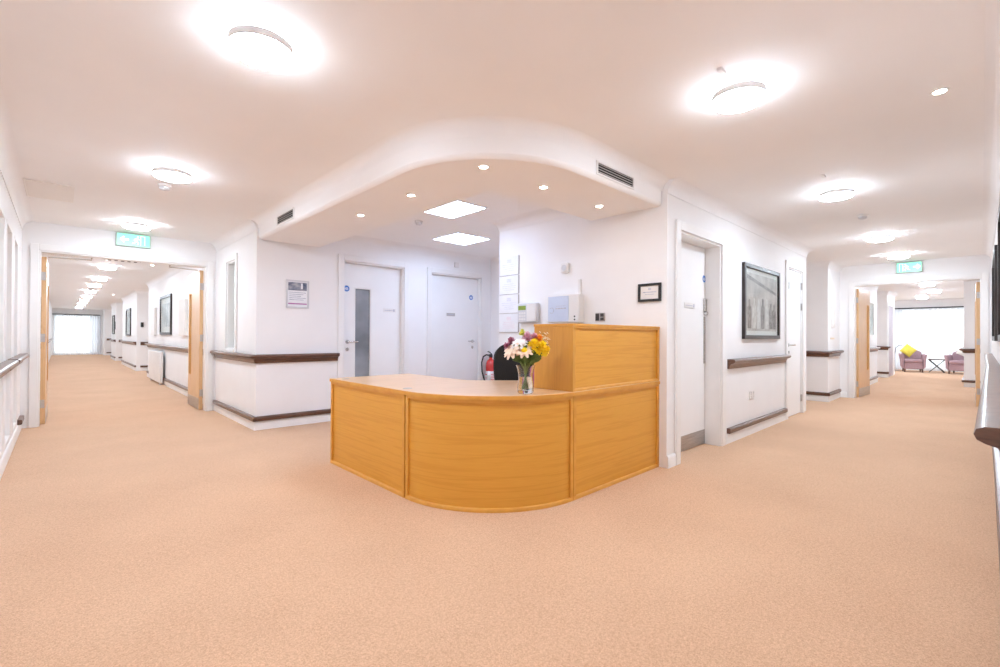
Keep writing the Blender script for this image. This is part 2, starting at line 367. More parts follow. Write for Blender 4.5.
run('baseboard_left', 'white skirting along the left wall', 'skirting', [(XL, 7.69), (XL, YR), (10.5, YR)], SKIRT, 1)
run('baseboard_corridor', 'white skirting along the far left corridor', 'skirting', [(CW, 7.86), (CW, 15.0), (CW + .9, 15.0), (CW + .9, 17.5), (CW, 17.5), (CW, 21.9), (CW + .9, 21.9), (CW + .9, 24.7), (CW, 24.7), (CW, 27.0), (CW + .9, 27.0), (CW + .9, 31.6), (CW, 31.6), (CW, 32.99)], SKIRT, 1)
run('baseboard_lounge', 'white skirting along the lounge end of the right corridor', 'skirting', [(10.66, YP), (14.9, YP), (14.9, 2.6), (16.7, 2.6), (16.7, YP), (16.79, YP)], SKIRT, -1)

# ------------------------------------------------------------------ rails
RP = [(0, .772), (.020, .772), (.024, .80), (.036, .822), (.058, .829), (.073, .838), (.079, .852), (.074, .866), (.058, .873), (0, .873)]
LP = [(0, .104), (.030, .104), (.038, .112), (.038, .150), (.030, .158), (0, .158)]
def rail(label, pts, side, low=False, grp=None, prof=None):
    bm = B(); sweep(bm, pts, prof or (LP if low else RP), side)
    o = obj('bumper_rail' if low else 'handrail', bm, 'rail', smooth=50)
    return tag(o, label, 'rail', grp)
rail('dark wood handrail under the large framed photograph', [(5.01, YP), (7.02, YP)], -1)
rail('low dark bumper rail under the framed photograph, near the floor', [(5.0, YP), (7.02, YP)], -1, True)
rail('dark wood handrail turning the white corner left of the desk', [(XC, 7.66), (XC, YB), (2.60, YB)], -1)
rail('low dark bumper rail turning the white corner left of the desk', [(XC, 7.66), (XC, YB), (2.60, YB)], -1, True)
rail('dark wood handrail wrapping the alcove corner beside the right doorway', [(9.53, 2.7), (9.53, YP), (10.42, YP)], -1)
rail('low dark bumper rail wrapping the alcove corner beside the right doorway', [(9.53, 2.7), (9.53, YP), (10.42, YP)], -1, True)
rail('short dark handrail end peeping past the far edge of the right corridor door', [(8.12, 1.88), (8.12, 2.7)], -1)
rail('short low bumper rail end peeping past the far edge of the right corridor door', [(8.12, 1.88), (8.12, 2.7)], -1, True)
rail('dark wood handrail with bulky near end at the right edge of the view', [(1.72, -.064), (6.0, -.104), (10.38, -.109)], 1, prof=[(-.045, .772)] + RP[1:-1] + [(-.045, .873)])
rail('low dark bumper rail at the right edge of the view', [(1.72, -.084), (5.0, -.100), (10.38, -.109)], 1, True, prof=[(-.03, .104)] + LP[1:-1] + [(-.03, .158)])
rail('dark wood handrail on the left wall ending beside the left doorway', [(XL, 7.62), (XL, 5.9)], 1)
rail('dark wood handrail on the left wall cut off by the left picture edge', [(XL, 5.78), (XL, 1.2)], 1)
rail('stub of low bumper rail beside the left door frame', [(XL, 7.66), (XL, 7.25)], 1, True)
FARR = [(7.95, 14.96), (17.6, 21.86), (24.78, 26.96)]
for nm, (a, b) in zip(('nearest', 'middle', 'furthest'), FARR):
    rail('dark handrail on the %s wall stretch seen through the left doorway' % nm, [(CW, a), (CW, b)], 1)
    rail('low bumper rail on the %s wall stretch seen through the left doorway' % nm, [(CW, a), (CW, b)], 1, True)
for nm, y in (('nearest', 17.5), ('middle', 24.7), ('furthest', 31.6)):
    rail('dark handrail across the %s recess cheek of the left corridor' % nm, [(CW + .88, y), (CW + .09, y)], 1)
    rail('low bumper rail across the %s recess cheek of the left corridor' % nm, [(CW + .88, y), (CW + .09, y)], 1, True)
rail('dark handrail on the left wall of the far left corridor', [(XL, 31.), (XL, 8.8)], 1)
rail('dark handrail on the wall just past the right doorway', [(11.5, YP), (14.86, YP)], -1)
rail('low bumper rail on the wall just past the right doorway', [(11.5, YP), (14.86, YP)], -1, True)
rail('dark handrail on the wall stub left of the lounge armchairs', [(16.7, 2.55), (16.7, YP), (16.79, YP)], -1)
rail('low bumper rail on the wall stub left of the lounge armchairs', [(16.7, 2.55), (16.7, YP), (16.79, YP)], -1, True)
rail('dark handrail on the wall stub right of the lounge armchairs', [(17.4, .28), (14.9, .28), (14.9, -.05)], -1)
rail('low bumper rail on the wall stub right of the lounge armchairs', [(17.4, .28), (14.9, .28), (14.9, -.05)], -1, True)

# ------------------------------------------------------------------ doors
def casing(M_, a0, a1, zt, w, parent, depth, lining=True, d_out=.022):
    bm = B()
    mbox(bm, M_, a0 - w, a0 + .012, 0.0005, d_out, 0, zt + w); mbox(bm, M_, a1 - .012, a1 + w, .0005, d_out, 0, zt + w); mbox(bm, M_, a0 + .012, a1 - .012, .0005, d_out, zt - .012, zt + w)
    if lining:
        mbox(bm, M_, a0 + .0005, a0 + .03, -depth, .0005, 0, zt - .0005); mbox(bm, M_, a1 - .03, a1 - .0005, -depth, .0005, 0, zt - .0005); mbox(bm, M_, a0 + .03, a1 - .03, -depth, .0005, zt - .03, zt - .0005)
    return obj('door_frame', bm, 'trimw', parent, bevel=.004)
def lever(M_, a, z, dirn, parent, d0):
    bm = B(); disc_out(bm, M_, a, z, .026, d0, d0 + .012)
    tube(bm, [M_(a, d0 + .012, z), M_(a, d0 + .05, z), M_(a + dirn * .012, d0 + .058, z), M_(a + dirn * .125, d0 + .058, z)], .0095, 10)
    h = obj('handle', bm, 'chrome', parent)
    bm = B(); disc_out(bm, M_, a, z - .10, .024, d0, d0 + .01); mbox(bm, M_, a - .004, a + .004, d0 + .01, d0 + .022, z - .118, z - .082)
    obj('lock', bm, 'chrome', parent, bevel=.002)
def round_sign(M_, a, z, d0, parent, r=.04):
    bm = B(); disc_out(bm, M_, a, z, r * 1.28, d0, d0 + .0015, 28); s = obj('sign_backing', bm, 'paper', parent); s['label'] = 'white round backing of the blue fire door sign'
    bm = B(); disc_out(bm, M_, a, z, r, d0 + .0016, d0 + .003, 28); s = obj('fire_door_sign', bm, 'bluesign', parent); s['label'] = 'blue round fire door sign'
    bm = B()
    for k, w in ((.30, .45), (.05, .62), (-.2, .62), (-.45, .4)): mbox(bm, M_, a - r * w, a + r * w, d0 + .0031, d0 + .004, z + r * k - r * .07, z + r * k + r * .07)
    obj('sign_lettering', bm, 'paper', s)
def hinge(M_, a, z, d0, parent):
    bm = B(); p = M_(a, d0, z - .05); q = M_(a, d0, z + .05); tube(bm, [p, q], .009, 8); mbox(bm, M_, a - .016, a + .016, d0 - .012, d0 - .002, z - .05, z + .05); obj('hinge', bm, 'steel', parent)

def door(n, label, axis, plane, dirn, a0, a1, zt, w, rec, depth):
    """white leaf set back by rec from the wall face; returns (root, mapper, leaf face d)"""
    M_ = mapper(axis, plane, dirn)
    p = M_((a0 + a1) / 2, 0, 0)
    t = thing('door_%d' % n, label, 'door', p, kind='structure')
    casing(M_, a0, a1, zt, w, t, depth)
    return t, M_
# door_1: lobby door with a tall vision panel
t, M_ = door(1, 'white lobby door with tall narrow grey glass panel', 'X', YB, -1, D1[0], D1[1], 2.095, .065, .07, .178)
d = -.07; l, r_ = D1[0] + .032, D1[1] - .032
ga, gb, gz0, gz1 = 2.865, 3.11, .46, 1.745
bm = B()
mbox(bm, M_, l, ga, d - .044, d, .006, 2.062); mbox(bm, M_, gb, r_, d - .044, d, .006, 2.062); mbox(bm, M_, ga, gb, d - .044, d, .006, gz0); mbox(bm, M_, ga, gb, d - .044, d, gz1, 2.062)
obj('door_leaf', bm, 'doorw', t)
bm = B(); mbox(bm, M_, ga, gb, d - .03, d - .02, gz0, gz1); o = obj('vision_panel', bm, 'greyglass', t); o['label'] = 'tall narrow grey glass vision panel'
bm = B()
for q in ((ga - .004, ga + .012, gz0 - .004, gz1 + .004), (gb - .012, gb + .004, gz0 - .004, gz1 + .004), (ga + .012, gb - .012, gz0 - .004, gz0 + .012), (ga + .012, gb - .012, gz1 - .012, gz1 + .004)): mbox(bm, M_, q[0], q[1], d - .02, d + .004, q[2], q[3])
obj('glazing_bead', bm, 'trimw', t)
lever(M_, 2.765, 1.015, 1, t, d); round_sign(M_, 2.752, 1.725, d, t)
bm = B(); mbox(bm, M_, 3.30, 3.50, d, d + .004, 1.435, 1.485); s = obj('name_plate', bm, 'plastic', t)
bm = B(); mbox(bm, M_, 3.32, 3.45, d + .0041, d + .006, 1.455, 1.462); mbox(bm, M_, 3.455, 3.478, d + .0041, d + .006, 1.445, 1.475); obj('plate_lettering', bm, 'ink', s)
# door_2: plain lobby door
t, M_ = door(2, 'plain white lobby door with grey name plate, right of the glazed one', 'X', YB, -1, D2[0], D2[1], 2.075, .06, .06, .178)
d = -.05
bm = B(); mbox(bm, M_, D2[0] + .032, D2[1] - .032, d - .044, d, .006, 2.042); obj('door_leaf', bm, 'doorw', t, bevel=.002)
lever(M_, 4.93, 1.015, -1, t, d); round_sign(M_, 4.90, 1.735, d, t)
bm = B(); mbox(bm, M_, 4.40, 4.565, d, d + .004, 1.415, 1.462); s = obj('name_plate', bm, 'steel', t); s['label'] = 'brushed grey name plate'
bm = B(); mbox(bm, M_, 4.42, 4.545, d + .0041, d + .0055, 1.433, 1.444); obj('plate_lettering', bm, 'ink', s)
bm = B(); mbox(bm, M_, 4.50, 4.585, .0005, .035, 2.185, 2.27); o = tag(obj('door_sensor', bm, 'plastic', bevel=.008), 'small white square sensor above the second lobby door', 'sensor')
# door_3: recessed door right of the desk
t, M_ = door(3, 'white recessed door with steel kick plate right of the desk', 'X', YP, -1, D1R[0], D1R[1], 2.045, .07, .175, .218)
d = -.15
bm = B(); mbox(bm, M_, D1R[0] + .032, D1R[1] - .032, d - .044, d, .008, 2.012); obj('door_leaf', bm, 'doorw', t, bevel=.002)
bm = B(); mbox(bm, M_, D1R[0] + .04, 4.84 - .03, d + .0005, d + .003, .012, .155); o = obj('kick_plate', bm, 'steel', t); o['label'] = 'brushed steel kick plate'
bm = B(); mbox(bm, M_, 4.775, 4.815, d + .0005, d + .004, .83, 1.31); o = obj('finger_plate', bm, 'steel', t); o['label'] = 'tall narrow steel finger plate'
bm = B(); mbox(bm, M_, 4.77, 4.815, d + .0005, d + .022, 1.365, 1.495); lk = obj('door_lock', bm, 'steel', t, bevel=.004)
bm = B(); disc_out(bm, M_, 4.793, 1.345, .018, d + .0005, d + .035); obj('lock_knob', bm, 'chrome', lk)
round_sign(M_, 4.785, 1.70, d, t, .036)
bm = B(); mbox(bm, M_, 4.33, 4.56, d + .0005, d + .006, 1.385, 1.435); s = obj('name_plate', bm, 'plastic', t, bevel=.002)
bm = B(); mbox(bm, M_, 4.35, 4.50, d + .0062, d + .008, 1.405, 1.412); mbox(bm, M_, 4.515, 4.545, d + .0062, d + .008, 1.395, 1.425); obj('plate_lettering', bm, 'ink', s)
# door_4: door past the framed photograph
t, M_ = door(4, 'white door beyond the framed photograph with hinges on its right', 'X', YP, -1, D2R[0], D2R[1], 2.075, .07, .02, .218)
d = -.012
bm = B(); mbox(bm, M_, D2R[0] + .032, D2R[1] - .032, d - .044, d, .008, 2.042); obj('door_leaf', bm, 'doorw', t, bevel=.002)
lever(M_, 7.215, 1.0, 1, t, d)
bm = B(); mbox(bm, M_, 7.19, 7.225, d + .0005, d + .02, 1.77, 1.86); obj('closed_sign_holder', bm, 'steel', t)
for z in (.22, 1.55, 1.85): hinge(M_, 7.852, z, .004, t)
# left cupboards
for i, (a, b) in enumerate(RECS):
    M_ = mapper('Y', XL, 1); t = thing('window_%d' % (4 + i), ('tall narrow white shuttered window panel in the left wall, nearest the camera', 'tall narrow white shuttered window panel in the left wall, middle of three', 'tall narrow white shuttered window panel in the left wall, nearest the doorway')[i], 'window', M_((a + b) / 2, 0, 0), kind='structure')
    bm = B(); mbox(bm, M_, a + .03, b - .03, -.17, -.12, .16, 2.03); obj('shutter', bm, 'doorw', t, bevel=.003)
    bm = B(); mbox(bm, M_, a + .0005, a + .03, -.175, .004, .1305, 2.0595); mbox(bm, M_, b - .03, b - .0005, -.175, .004, .1305, 2.0595); mbox(bm, M_, a + .03, b - .03, -.175, .004, 2.03, 2.0595); mbox(bm, M_, a + .03, b - .03, -.175, .004, .1305, .16); obj('window_frame', bm, 'trimw', t, bevel=.004)

# oak double doors standing open
def oak_leaf(n, label, hinge_pt, ang, width, slit_side, zt=2.035, flip=1):
    """leaf hinged at hinge_pt, local x runs from the hinge to the free edge, thickness along local y"""
    t = thing('door_%d' % n, label, 'door', (*hinge_pt, 0), rz=radians(ang), kind='structure'); th = .044
    s0, s1 = (width - .20, width - .105); z0, z1 = .50, 1.72
    y0, y1 = sorted((0, flip * th))
    bm = B()
    box(bm, .004, s0, y0, y1, .008, zt); box(bm, s1, width, y0, y1, .008, zt); box(bm, s0, s1, y0, y1, .008, z0); box(bm, s0, s1, y0, y1, z1, zt)
    obj('door_leaf', bm, 'oakdoor', t, local=True)
    bm = B(); box(bm, s0, s1, y0 + .017, y1 - .017, z0, z1); o = obj('vision_panel', bm, 'pane', t, local=True)
    bm = B()
    for q in ((s0 - .012, s0, z0 - .012, z1 + .012), (s1, s1 + .012, z0 - .012, z1 + .012), (s0, s1, z0 - .012, z0), (s0, s1, z1, z1 + .012)):
        box(bm, q[0], q[1], y0 - .006, y0 - .0005, q[2], q[3]); box(bm, q[0], q[1], y1 + .0005, y1 + .006, q[2], q[3])
    obj('glazing_bead', bm, 'oakedge', t, local=True)
    bm = B(); box(bm, .02, width - .01, y0 - .003, y0 - .0005, .012, .17); box(bm, .02, width - .01, y1 + .0005, y1 + .003, .012, .17); o = obj('kick_plate', bm, 'steel', t, local=True); o['label'] = 'brushed steel kick plate'
    for z in (.25, 1.05, 1.80):
        bm = B(); tube(bm, [(-.006, y0 if flip > 0 else y1, z - .05), (-.006, y0 if flip > 0 else y1, z + .05)], .009, 8); box(bm, -.001, .003, y0 + .006, y1 - .006, z - .05, z + .05); obj('hinge', bm, 'steel', t, local=True)
    bm = B(); yy = y1 + .0005 if flip < 0 else y0 - .0005; sg = 1 if flip < 0 else -1
    box(bm, width - .07, width - .03, yy, yy + sg * .004, .98, 1.28); o = obj('push_plate', bm, 'steel', t, local=True)
    return t
Ldf = thing('door_frame_1', 'white frame of the wide left doorway', 'door frame', (.66, 7.7, 0), kind='structure')
casing(mapper('X', 7.7, -1), -.205, 1.535, 2.10, .06, Ldf, .149)
oak_leaf(10, 'oak door leaf standing open at the right of the left doorway', (1.504, 7.86), 90, .80, 1, flip=1)
oak_leaf(11, 'oak door leaf standing open at the left edge of the left doorway', (-.174, 7.86), 89.5, .80, 1, flip=-1)
Rdf = thing('door_frame_2', 'white frame of the right double doorway', 'door frame', (10.5, .82, 0), kind='structure')
casing(mapper('Y', 10.5, -1), .0 - .015, 1.63, 2.075, .06, Rdf, .149)
oak_leaf(12, 'oak door leaf standing open at the left of the right doorway', (10.66, 1.612), -4, .80, 1, flip=-1, zt=2.01)
oak_leaf(13, 'oak door leaf standing open at the right of the right doorway', (10.66, .018), 1, .80, 1, flip=1, zt=2.01)
# overhead closer arms under the head of the left doorway frame
for a, b in (((-.12, 7.9, 2.05), (.28, 7.9, 2.05)), ((1.45, 7.9, 2.05), (1.10, 7.9, 2.05))):
    bm = B(); box(bm, min(a[0], b[0]), max(a[0], b[0]), 7.856, 7.878, 2.072, 2.098); tube(bm, [(b[0], 7.866, 2.072), (b[0], 7.90, 2.05), (a[0], 7.96, 2.045)], .008, 8)
    o = obj('closer_arm', bm, 'chrome', Ldf); o['label'] = 'thin steel door closer arm'
# doorway at the lounge
t = thing('door_frame_3', 'mauve grey door with white frame on the wall stub before the lounge', 'door frame', (17.3, YP, 0), kind='structure')
bm = B(); box(bm, 16.80, 16.88, YP - .02, YP - .0005, 0, 2.12); box(bm, 17.72, 17.82, YP - .02, YP - .0005, 0, 2.12); box(bm, 16.88, 17.72, YP - .02, YP - .0005, 2.02, 2.12); obj('door_frame', bm, 'trimw', t)
bm = B(); box(bm, 16.88, 17.72, YP - .012, YP - .0005, .01, 2.02); obj('door_leaf', bm, 'mauvedoor', t)
# doors along the recesses of the far corridor
for i, (y0, nm) in enumerate(((28.0, 'nearer'), (29.8, 'further'))):
    M_ = mapper('Y', CW + .9, -1); t = thing('door_%d' % (14 + i), 'white bedroom door deep in the left corridor, %s of two' % nm, 'door', M_(y0 + .4, 0, 0), kind='structure')
    bm = B(); mbox(bm, M_, y0, y0 + .8, .001, .012, .005, 2.03); obj('door_leaf', bm, 'doorw', t)
    bm = B(); mbox(bm, M_, y0 - .07, y0, .001, .02, 0, 2.1); mbox(bm, M_, y0 + .8, y0 + .87, .001, .02, 0, 2.1); mbox(bm, M_, y0, y0 + .8, .001, .02, 2.03, 2.1); obj('door_frame', bm, 'trimw', t)
    lever(M_, y0 + .08, 1.0, 1, t, .012)

# ------------------------------------------------------------------ windows
t = thing('window_1', 'narrow white framed window between lobby corner and left doorway', 'window', (XC, 6.85, .9), kind='structure')
M_ = mapper('Y', XC, -1); bm = B()
a0, a1, z0, z1 = 6.62, 7.08, .9, 2.085
mbox(bm, M_, a0 - .06, a0 + .01, .0005, .02, z0 - .03, z1 + .06); mbox(bm, M_, a1 - .01, a1 + .06, .0005, .02, z0 - .03, z1 + .06); mbox(bm, M_, a0 + .01, a1 - .01, .0005, .02, z1 - .01, z1 + .06)
mbox(bm, M_, a0 + .01, a1 - .01, .0005, .03, z0 - .03, z0 + .01)
mbox(bm, M_, a0 + .0005, a0 + .03, -.149, .0005, z0 + .0005, z1 - .0005); mbox(bm, M_, a1 - .03, a1 - .0005, -.149, .0005, z0 + .0005, z1 - .0005); mbox(bm, M_, a0 + .03, a1 - .03, -.149, .0005, z1 - .03, z1 - .0005); mbox(bm, M_, a0 + .03, a1 - .03, -.149, .0005, z0 + .0005, z0 + .03)
obj('window_frame', bm, 'trimw', t, bevel=.003)
bm = B(); mbox(bm, M_, a0 + .03, a1 - .03, -.085, -.075, z0 + .03, z1 - .03); obj('window_pane', bm, 'pane', t)
bm = B(); mbox(bm, M_, a0 + .03, a1 - .03, -.125, -.115, z0 + .03, z1 - .03); obj('window_blind', bm, 'blindw', t)

def wavy(bm, M_, a0, a1, z0, z1, d, amp, wl, jit=.25):
    n = max(8, int((a1 - a0) / wl * 10)); th = .004; pts = []
    ph = 0; rnd = random.Random(int(a0 * 97 + a1 * 31))
    am = amp
    for i in range(n + 1):
        a = a0 + (a1 - a0) * i / n; ph += 2 * pi / 10 * (1 + jit * (rnd.random() - .5)); pts.append((a, d + am * sin(ph)))
    zs = [z0 + (z1 - z0) * k / 6 for k in range(7)]
    g = [[bm.verts.new(M_(a, dd * 1.0 + (z1 - z) * .0, z)) for a, dd in pts] for z in zs]
    for r1, r2 in zip(g, g[1:]):
        for i in range(n): bm.faces.new((r1[i], r1[i + 1], r2[i + 1], r2[i]))
    return bm
def big_window(n, label, axis, plane, a0, a1, z0, z1, nm, curtain_spec, cur_labels):
    M_ = mapper(axis, plane, -1); t = thing('window_%d' % n, label, 'window', M_((a0 + a1) / 2, -.07, z0), kind='structure'); bm = B()
    for q in ((a0 + .001, a0 + .06, z0 + .001, z1 - .001), (a1 - .06, a1 - .001, z0 + .001, z1 - .001), (a0 + .06, a1 - .06, z0 + .001, z0 + .06), (a0 + .06, a1 - .06, z1 - .06, z1 - .001)): mbox(bm, M_, q[0], q[1], -.11, -.05, q[2], q[3])
    for k in range(1, nm): a = a0 + (a1 - a0) * k / nm; mbox(bm, M_, a - .03, a + .03, -.11, -.05, z0 + .06, z1 - .06)
    obj('window_frame', bm, 'trimw', t)
    bm = B(); mbox(bm, M_, a0 + .06, a1 - .06, -.083, -.077, z0 + .06, z1 - .06); obj('window_pane', bm, 'pane', t)
    bm = B(); mbox(bm, M_, a0 - .06, a1 + .04, .02, .10, z1 + .0, z1 + .035); tag(obj('curtain_track', bm, 'black'), 'dark curtain track above the ' + cur_labels, 'curtain track')
    for (c0, c1, mat, lab, amp, wl) in curtain_spec:
        bm = B(); wavy(bm, M_, c0, c1, .015, z1 - .001, .06, amp, wl); tag(obj('curtain', bm, mat, smooth=80), lab, 'curtain')
big_window(2, 'bright floor length window ending the long left corridor', 'X', 33.0, -.27, 1.5, .05, 2.1, 2,
    [(-.29, 1.10, 'sheer', 'white sheer curtain across the window ending the left corridor', .012, .09), (1.12, 1.58, 'drape', 'gathered white drape at the right of the left corridor window', .035, .11)], 'window ending the left corridor')
big_window(3, 'wide bright lounge window behind the mauve armchairs', 'Y', 21.3, -.9, 2.25, .06, 2.12, 3,
    [(-.92, .95, 'sheer', 'sheer white lounge curtain behind the right armchair', .016, .12), (.96, 1.90, 'sheer', 'sheer white lounge curtain behind the folding table', .016, .12), (1.91, 2.28, 'drape', 'gathered white drape left of the yellow cushion armchair', .03, .10)], 'lounge window')

# ------------------------------------------------------------------ ceiling fittings
def lamp_mesh():
    bm = B(); lathe(bm, [(.110, -.020), (.1285, -.022), (.129, -.054), (.120, -.0605), (.09, -.067), (.02, -.070)], seg=32); return bm
def make_light(label, loc):
    t = thing('ceiling_light', label, 'ceiling light', loc, 'round flush ceiling lights')
    obj('diffuser', lamp_mesh(), 'lamp', t, local=True, smooth=60)
    bm = B(); lathe(bm, [(.095, -.001), (.098, -.004), (.098, -.0155)], seg=32); obj('base', bm, 'plastic', t, local=True)
    bm = B(); rings(bm, [[(r * cos(k * 2 * pi / 32), r * sin(k * 2 * pi / 32), z) for k in range(32)] for r, z in ((.1295, -.014), (.132, -.014), (.132, -.0485), (.1295, -.0485))], closed=True)
    obj('trim_ring', bm, 'lampring', t, local=True)
    return t
ORD = ['nearest', 'second', 'third', 'fourth', 'fifth', 'sixth', 'seventh', 'eighth', 'ninth', 'tenth', 'eleventh', 'twelfth']
L0 = None
Ls = [2.235, 4.50, 6.93, 9.25, 11.62, 14.2, 16.3, 18.7, 21.3, 24.0, 27.0, 30.3]
for i, y in enumerate(Ls):
    lab = 'round white flush ceiling light, %s one along the left corridor' % ORD[i]
    p = (.642, y, CEIL)
    if L0 is None: L0 = make_light(lab, p)
    else: dup(L0, p, label=lab)
Rs = [2.62, 5.02, 7.62, 9.50, 12.4, 15.0, 17.4]
for i, x in enumerate(Rs): dup(L0, (x, .90, CEIL), label='round white flush ceiling light, %s one along the right corridor' % ORD[i])
for i, (x, y) in enumerate(((19.6, 1.3), (19.6, -1.6), (19.6, 3.0))): dup(L0, (x, y, CEIL), label=('round ceiling light inside the lounge above the armchairs', 'round ceiling light far right inside the lounge', 'round ceiling light far left inside the lounge')[i])

S0 = None
def make_spot(label, loc):
    t = thing('downlight', label, 'spotlight', loc, 'small recessed spotlights')
    bm = B(); rings(bm, [[(r * cos(k * 2 * pi / 24), r * sin(k * 2 * pi / 24), z) for k in range(24)] for r, z in ((.026, -.001), (.040, -.001), (.038, -.007), (.028, -.006))], closed=True); obj('bezel', bm, 'trimw', t, local=True)
    bm = B(); lathe(bm, [(.0255, -.001), (.0255, -.004), (.012, -.006)], seg=20); obj('lens', bm, 'spotlamp', t, local=True)
    return t
SP = [((1.98, 3.93), 'small spotlight in the bulkhead, leftmost of the five'), ((1.98, 3.09), 'small spotlight in the bulkhead, second from left'), ((1.985, 2.24), 'small spotlight in the bulkhead at the rounded corner above the vase'), ((2.57, 2.235), 'small spotlight in the bulkhead, second from right'), ((3.28, 2.23), 'small spotlight in the bulkhead, rightmost, above the tall desk box')]
for p, lab in SP:
    if S0 is None: S0 = make_spot(lab, (*p, SOF))
    else: dup(S0, (*p, SOF), label=lab)
dup(S0, (3.38, .153, CEIL), label='small spotlight in the main ceiling near the right wall')
dup(S0, (1.25, 10.9, CEIL), label='small spotlight near the framed print in the left corridor')
dup(S0, (1.25, 20.0, CEIL), label='small spotlight further down the left corridor')

P0 = None
for i, (x0, x1, y0, y1) in enumerate(((2.575, 3.155, 3.50, 4.085), (3.635, 4.205, 4.585, 5.155))):
    t = thing('led_panel', ('square lobby ceiling light panel nearer the bulkhead corner', 'square lobby ceiling light panel in front of the plain door')[i], 'light panel', ((x0 + x1) / 2, (y0 + y1) / 2, CEIL), 'square lobby light panels')
    bm = B(); box(bm, x0 + .012, x1 - .012, y0 + .012, y1 - .012, CEIL - .009, CEIL - .001); obj('diffuser', bm, 'ledpanel', t)
    bm = B()
    for q in ((x0, x1, y0, y0 + .012), (x0, x1, y1 - .012, y1), (x0, x0 + .012, y0 + .012, y1 - .012), (x1 - .012, x1, y0 + .012, y1 - .012)): box(bm, *q, CEIL - .012, CEIL - .001)
    obj('frame', bm, 'ledtrim', t)

# smoke detectors and sensors
def detector(label, x, y, z=CEIL, r=.05, group='ceiling detectors'):
    t = thing('smoke_detector', label, 'detector', (x, y, z), group)
    bm = B(); lathe(bm, [(r, -.001), (r, -.016), (r * .94, -.02)]); obj('base', bm, 'plastic', t, local=True)
    bm = B(); lathe(bm, [(r * .78, -.0205), (r * .82, -.036), (r * .6, -.046), (r * .2, -.05)]); obj('sensor_head', bm, 'gplastic', t, local=True)
    return t
detector('white dome detector behind the second left corridor light', .655, 4.98)
detector('white dome detector between the second and third right corridor lights', 6.2, .88)
detector('white dome detector further down the left corridor', .62, 18.0)
detector('slim white detector on the lobby ceiling under the bulkhead edge', 2.97, 4.47, r=.045)
for lab, x, y in (('small white ceiling sensor beside the nearest right corridor light', 2.345, .885), ('small white ceiling sensor beside the second right corridor light', 4.47, .885)):
    bm = B(); box(bm, x - .03, x + .03, y - .012, y + .012, CEIL - .016, CEIL - .001); tag(obj('ceiling_sensor', bm, 'plastic', bevel=.004), lab, 'sensor')
# access hatch
t = thing('access_hatch', 'beige square access hatch in the ceiling at the far left', 'hatch', (-.08, 5.95, CEIL))
bm = B(); box(bm, -.235, .07, 5.62, 6.28, CEIL - .006, CEIL - .001); obj('hatch_panel', bm, 'hatch', t)
bm = B()
for q in ((-.245, -.237, 5.612, 6.288), (.072, .08, 5.612, 6.288), (-.237, .072, 5.612, 5.618), (-.237, .072, 6.282, 6.288)): box(bm, *q, CEIL - .008, CEIL - .001)
obj('hatch_rim', bm, 'hatch', t)
# long ceiling grille just beyond the left doorway
t = thing('ceiling_vent', 'slatted white ceiling grille just inside the left doorway', 'vent', (.78, 10.6, CEIL))
bm = B(); box(bm, .55, 1.05, 10.45, 10.75, CEIL - .004, CEIL - .001); obj('backing', bm, 'darkgap', t)
for k in range(6): bm = B(); box(bm, .55 + k * .09, .59 + k * .09, 10.45, 10.75, CEIL - .012, CEIL - .004); obj('slat', bm, 'trimw', t)
# bulkhead grilles
def grille(label, M_, a0, a1, z0, z1):
    t = thing('air_vent', label, 'vent', M_((a0 + a1) / 2, 0, z0), 'bulkhead air grilles')
    bm = B(); mbox(bm, M_, a0 + .014, a1 - .014, .0005, .004, z0 + .012, z1 - .012); obj('backing', bm, 'darkgap', t)
    bm = B()
    for q in ((a0, a1, z0, z0 + .012), (a0, a1, z1 - .012, z1), (a0, a0 + .014, z0 + .012, z1 - .012), (a1 - .014, a1, z0 + .012, z1 - .012)): mbox(bm, M_, q[0], q[1], .0005, .012, q[2], q[3])
    obj('frame', bm, 'trimw', t)
    n = 4
    for k in range(n):
        zc = z0 + .012 + (z1 - z0 - .024) * (k + .5) / n; bm = B()
        p = [M_(a0 + .014, .004, zc + .006), M_(a0 + .014, .012, zc - .003), M_(a0 + .014, .012, zc - .006), M_(a0 + .014, .004, zc + .003)]
        q = [M_(a1 - .014, .004, zc + .006), M_(a1 - .014, .012, zc - .003), M_(a1 - .014, .012, zc - .006), M_(a1 - .014, .004, zc + .003)]
        rings(bm, [p, q]); obj('slat', bm, 'slat', t)
grille('dark slotted air grille on the right face of the bulkhead', mapper('X', BY, -1), 2.70, 3.20, 2.238, 2.335)
grille('dark slotted air grille at the left end of the bulkhead', mapper('Y', BX, -1), 4.64, 5.12, 2.245, 2.35)

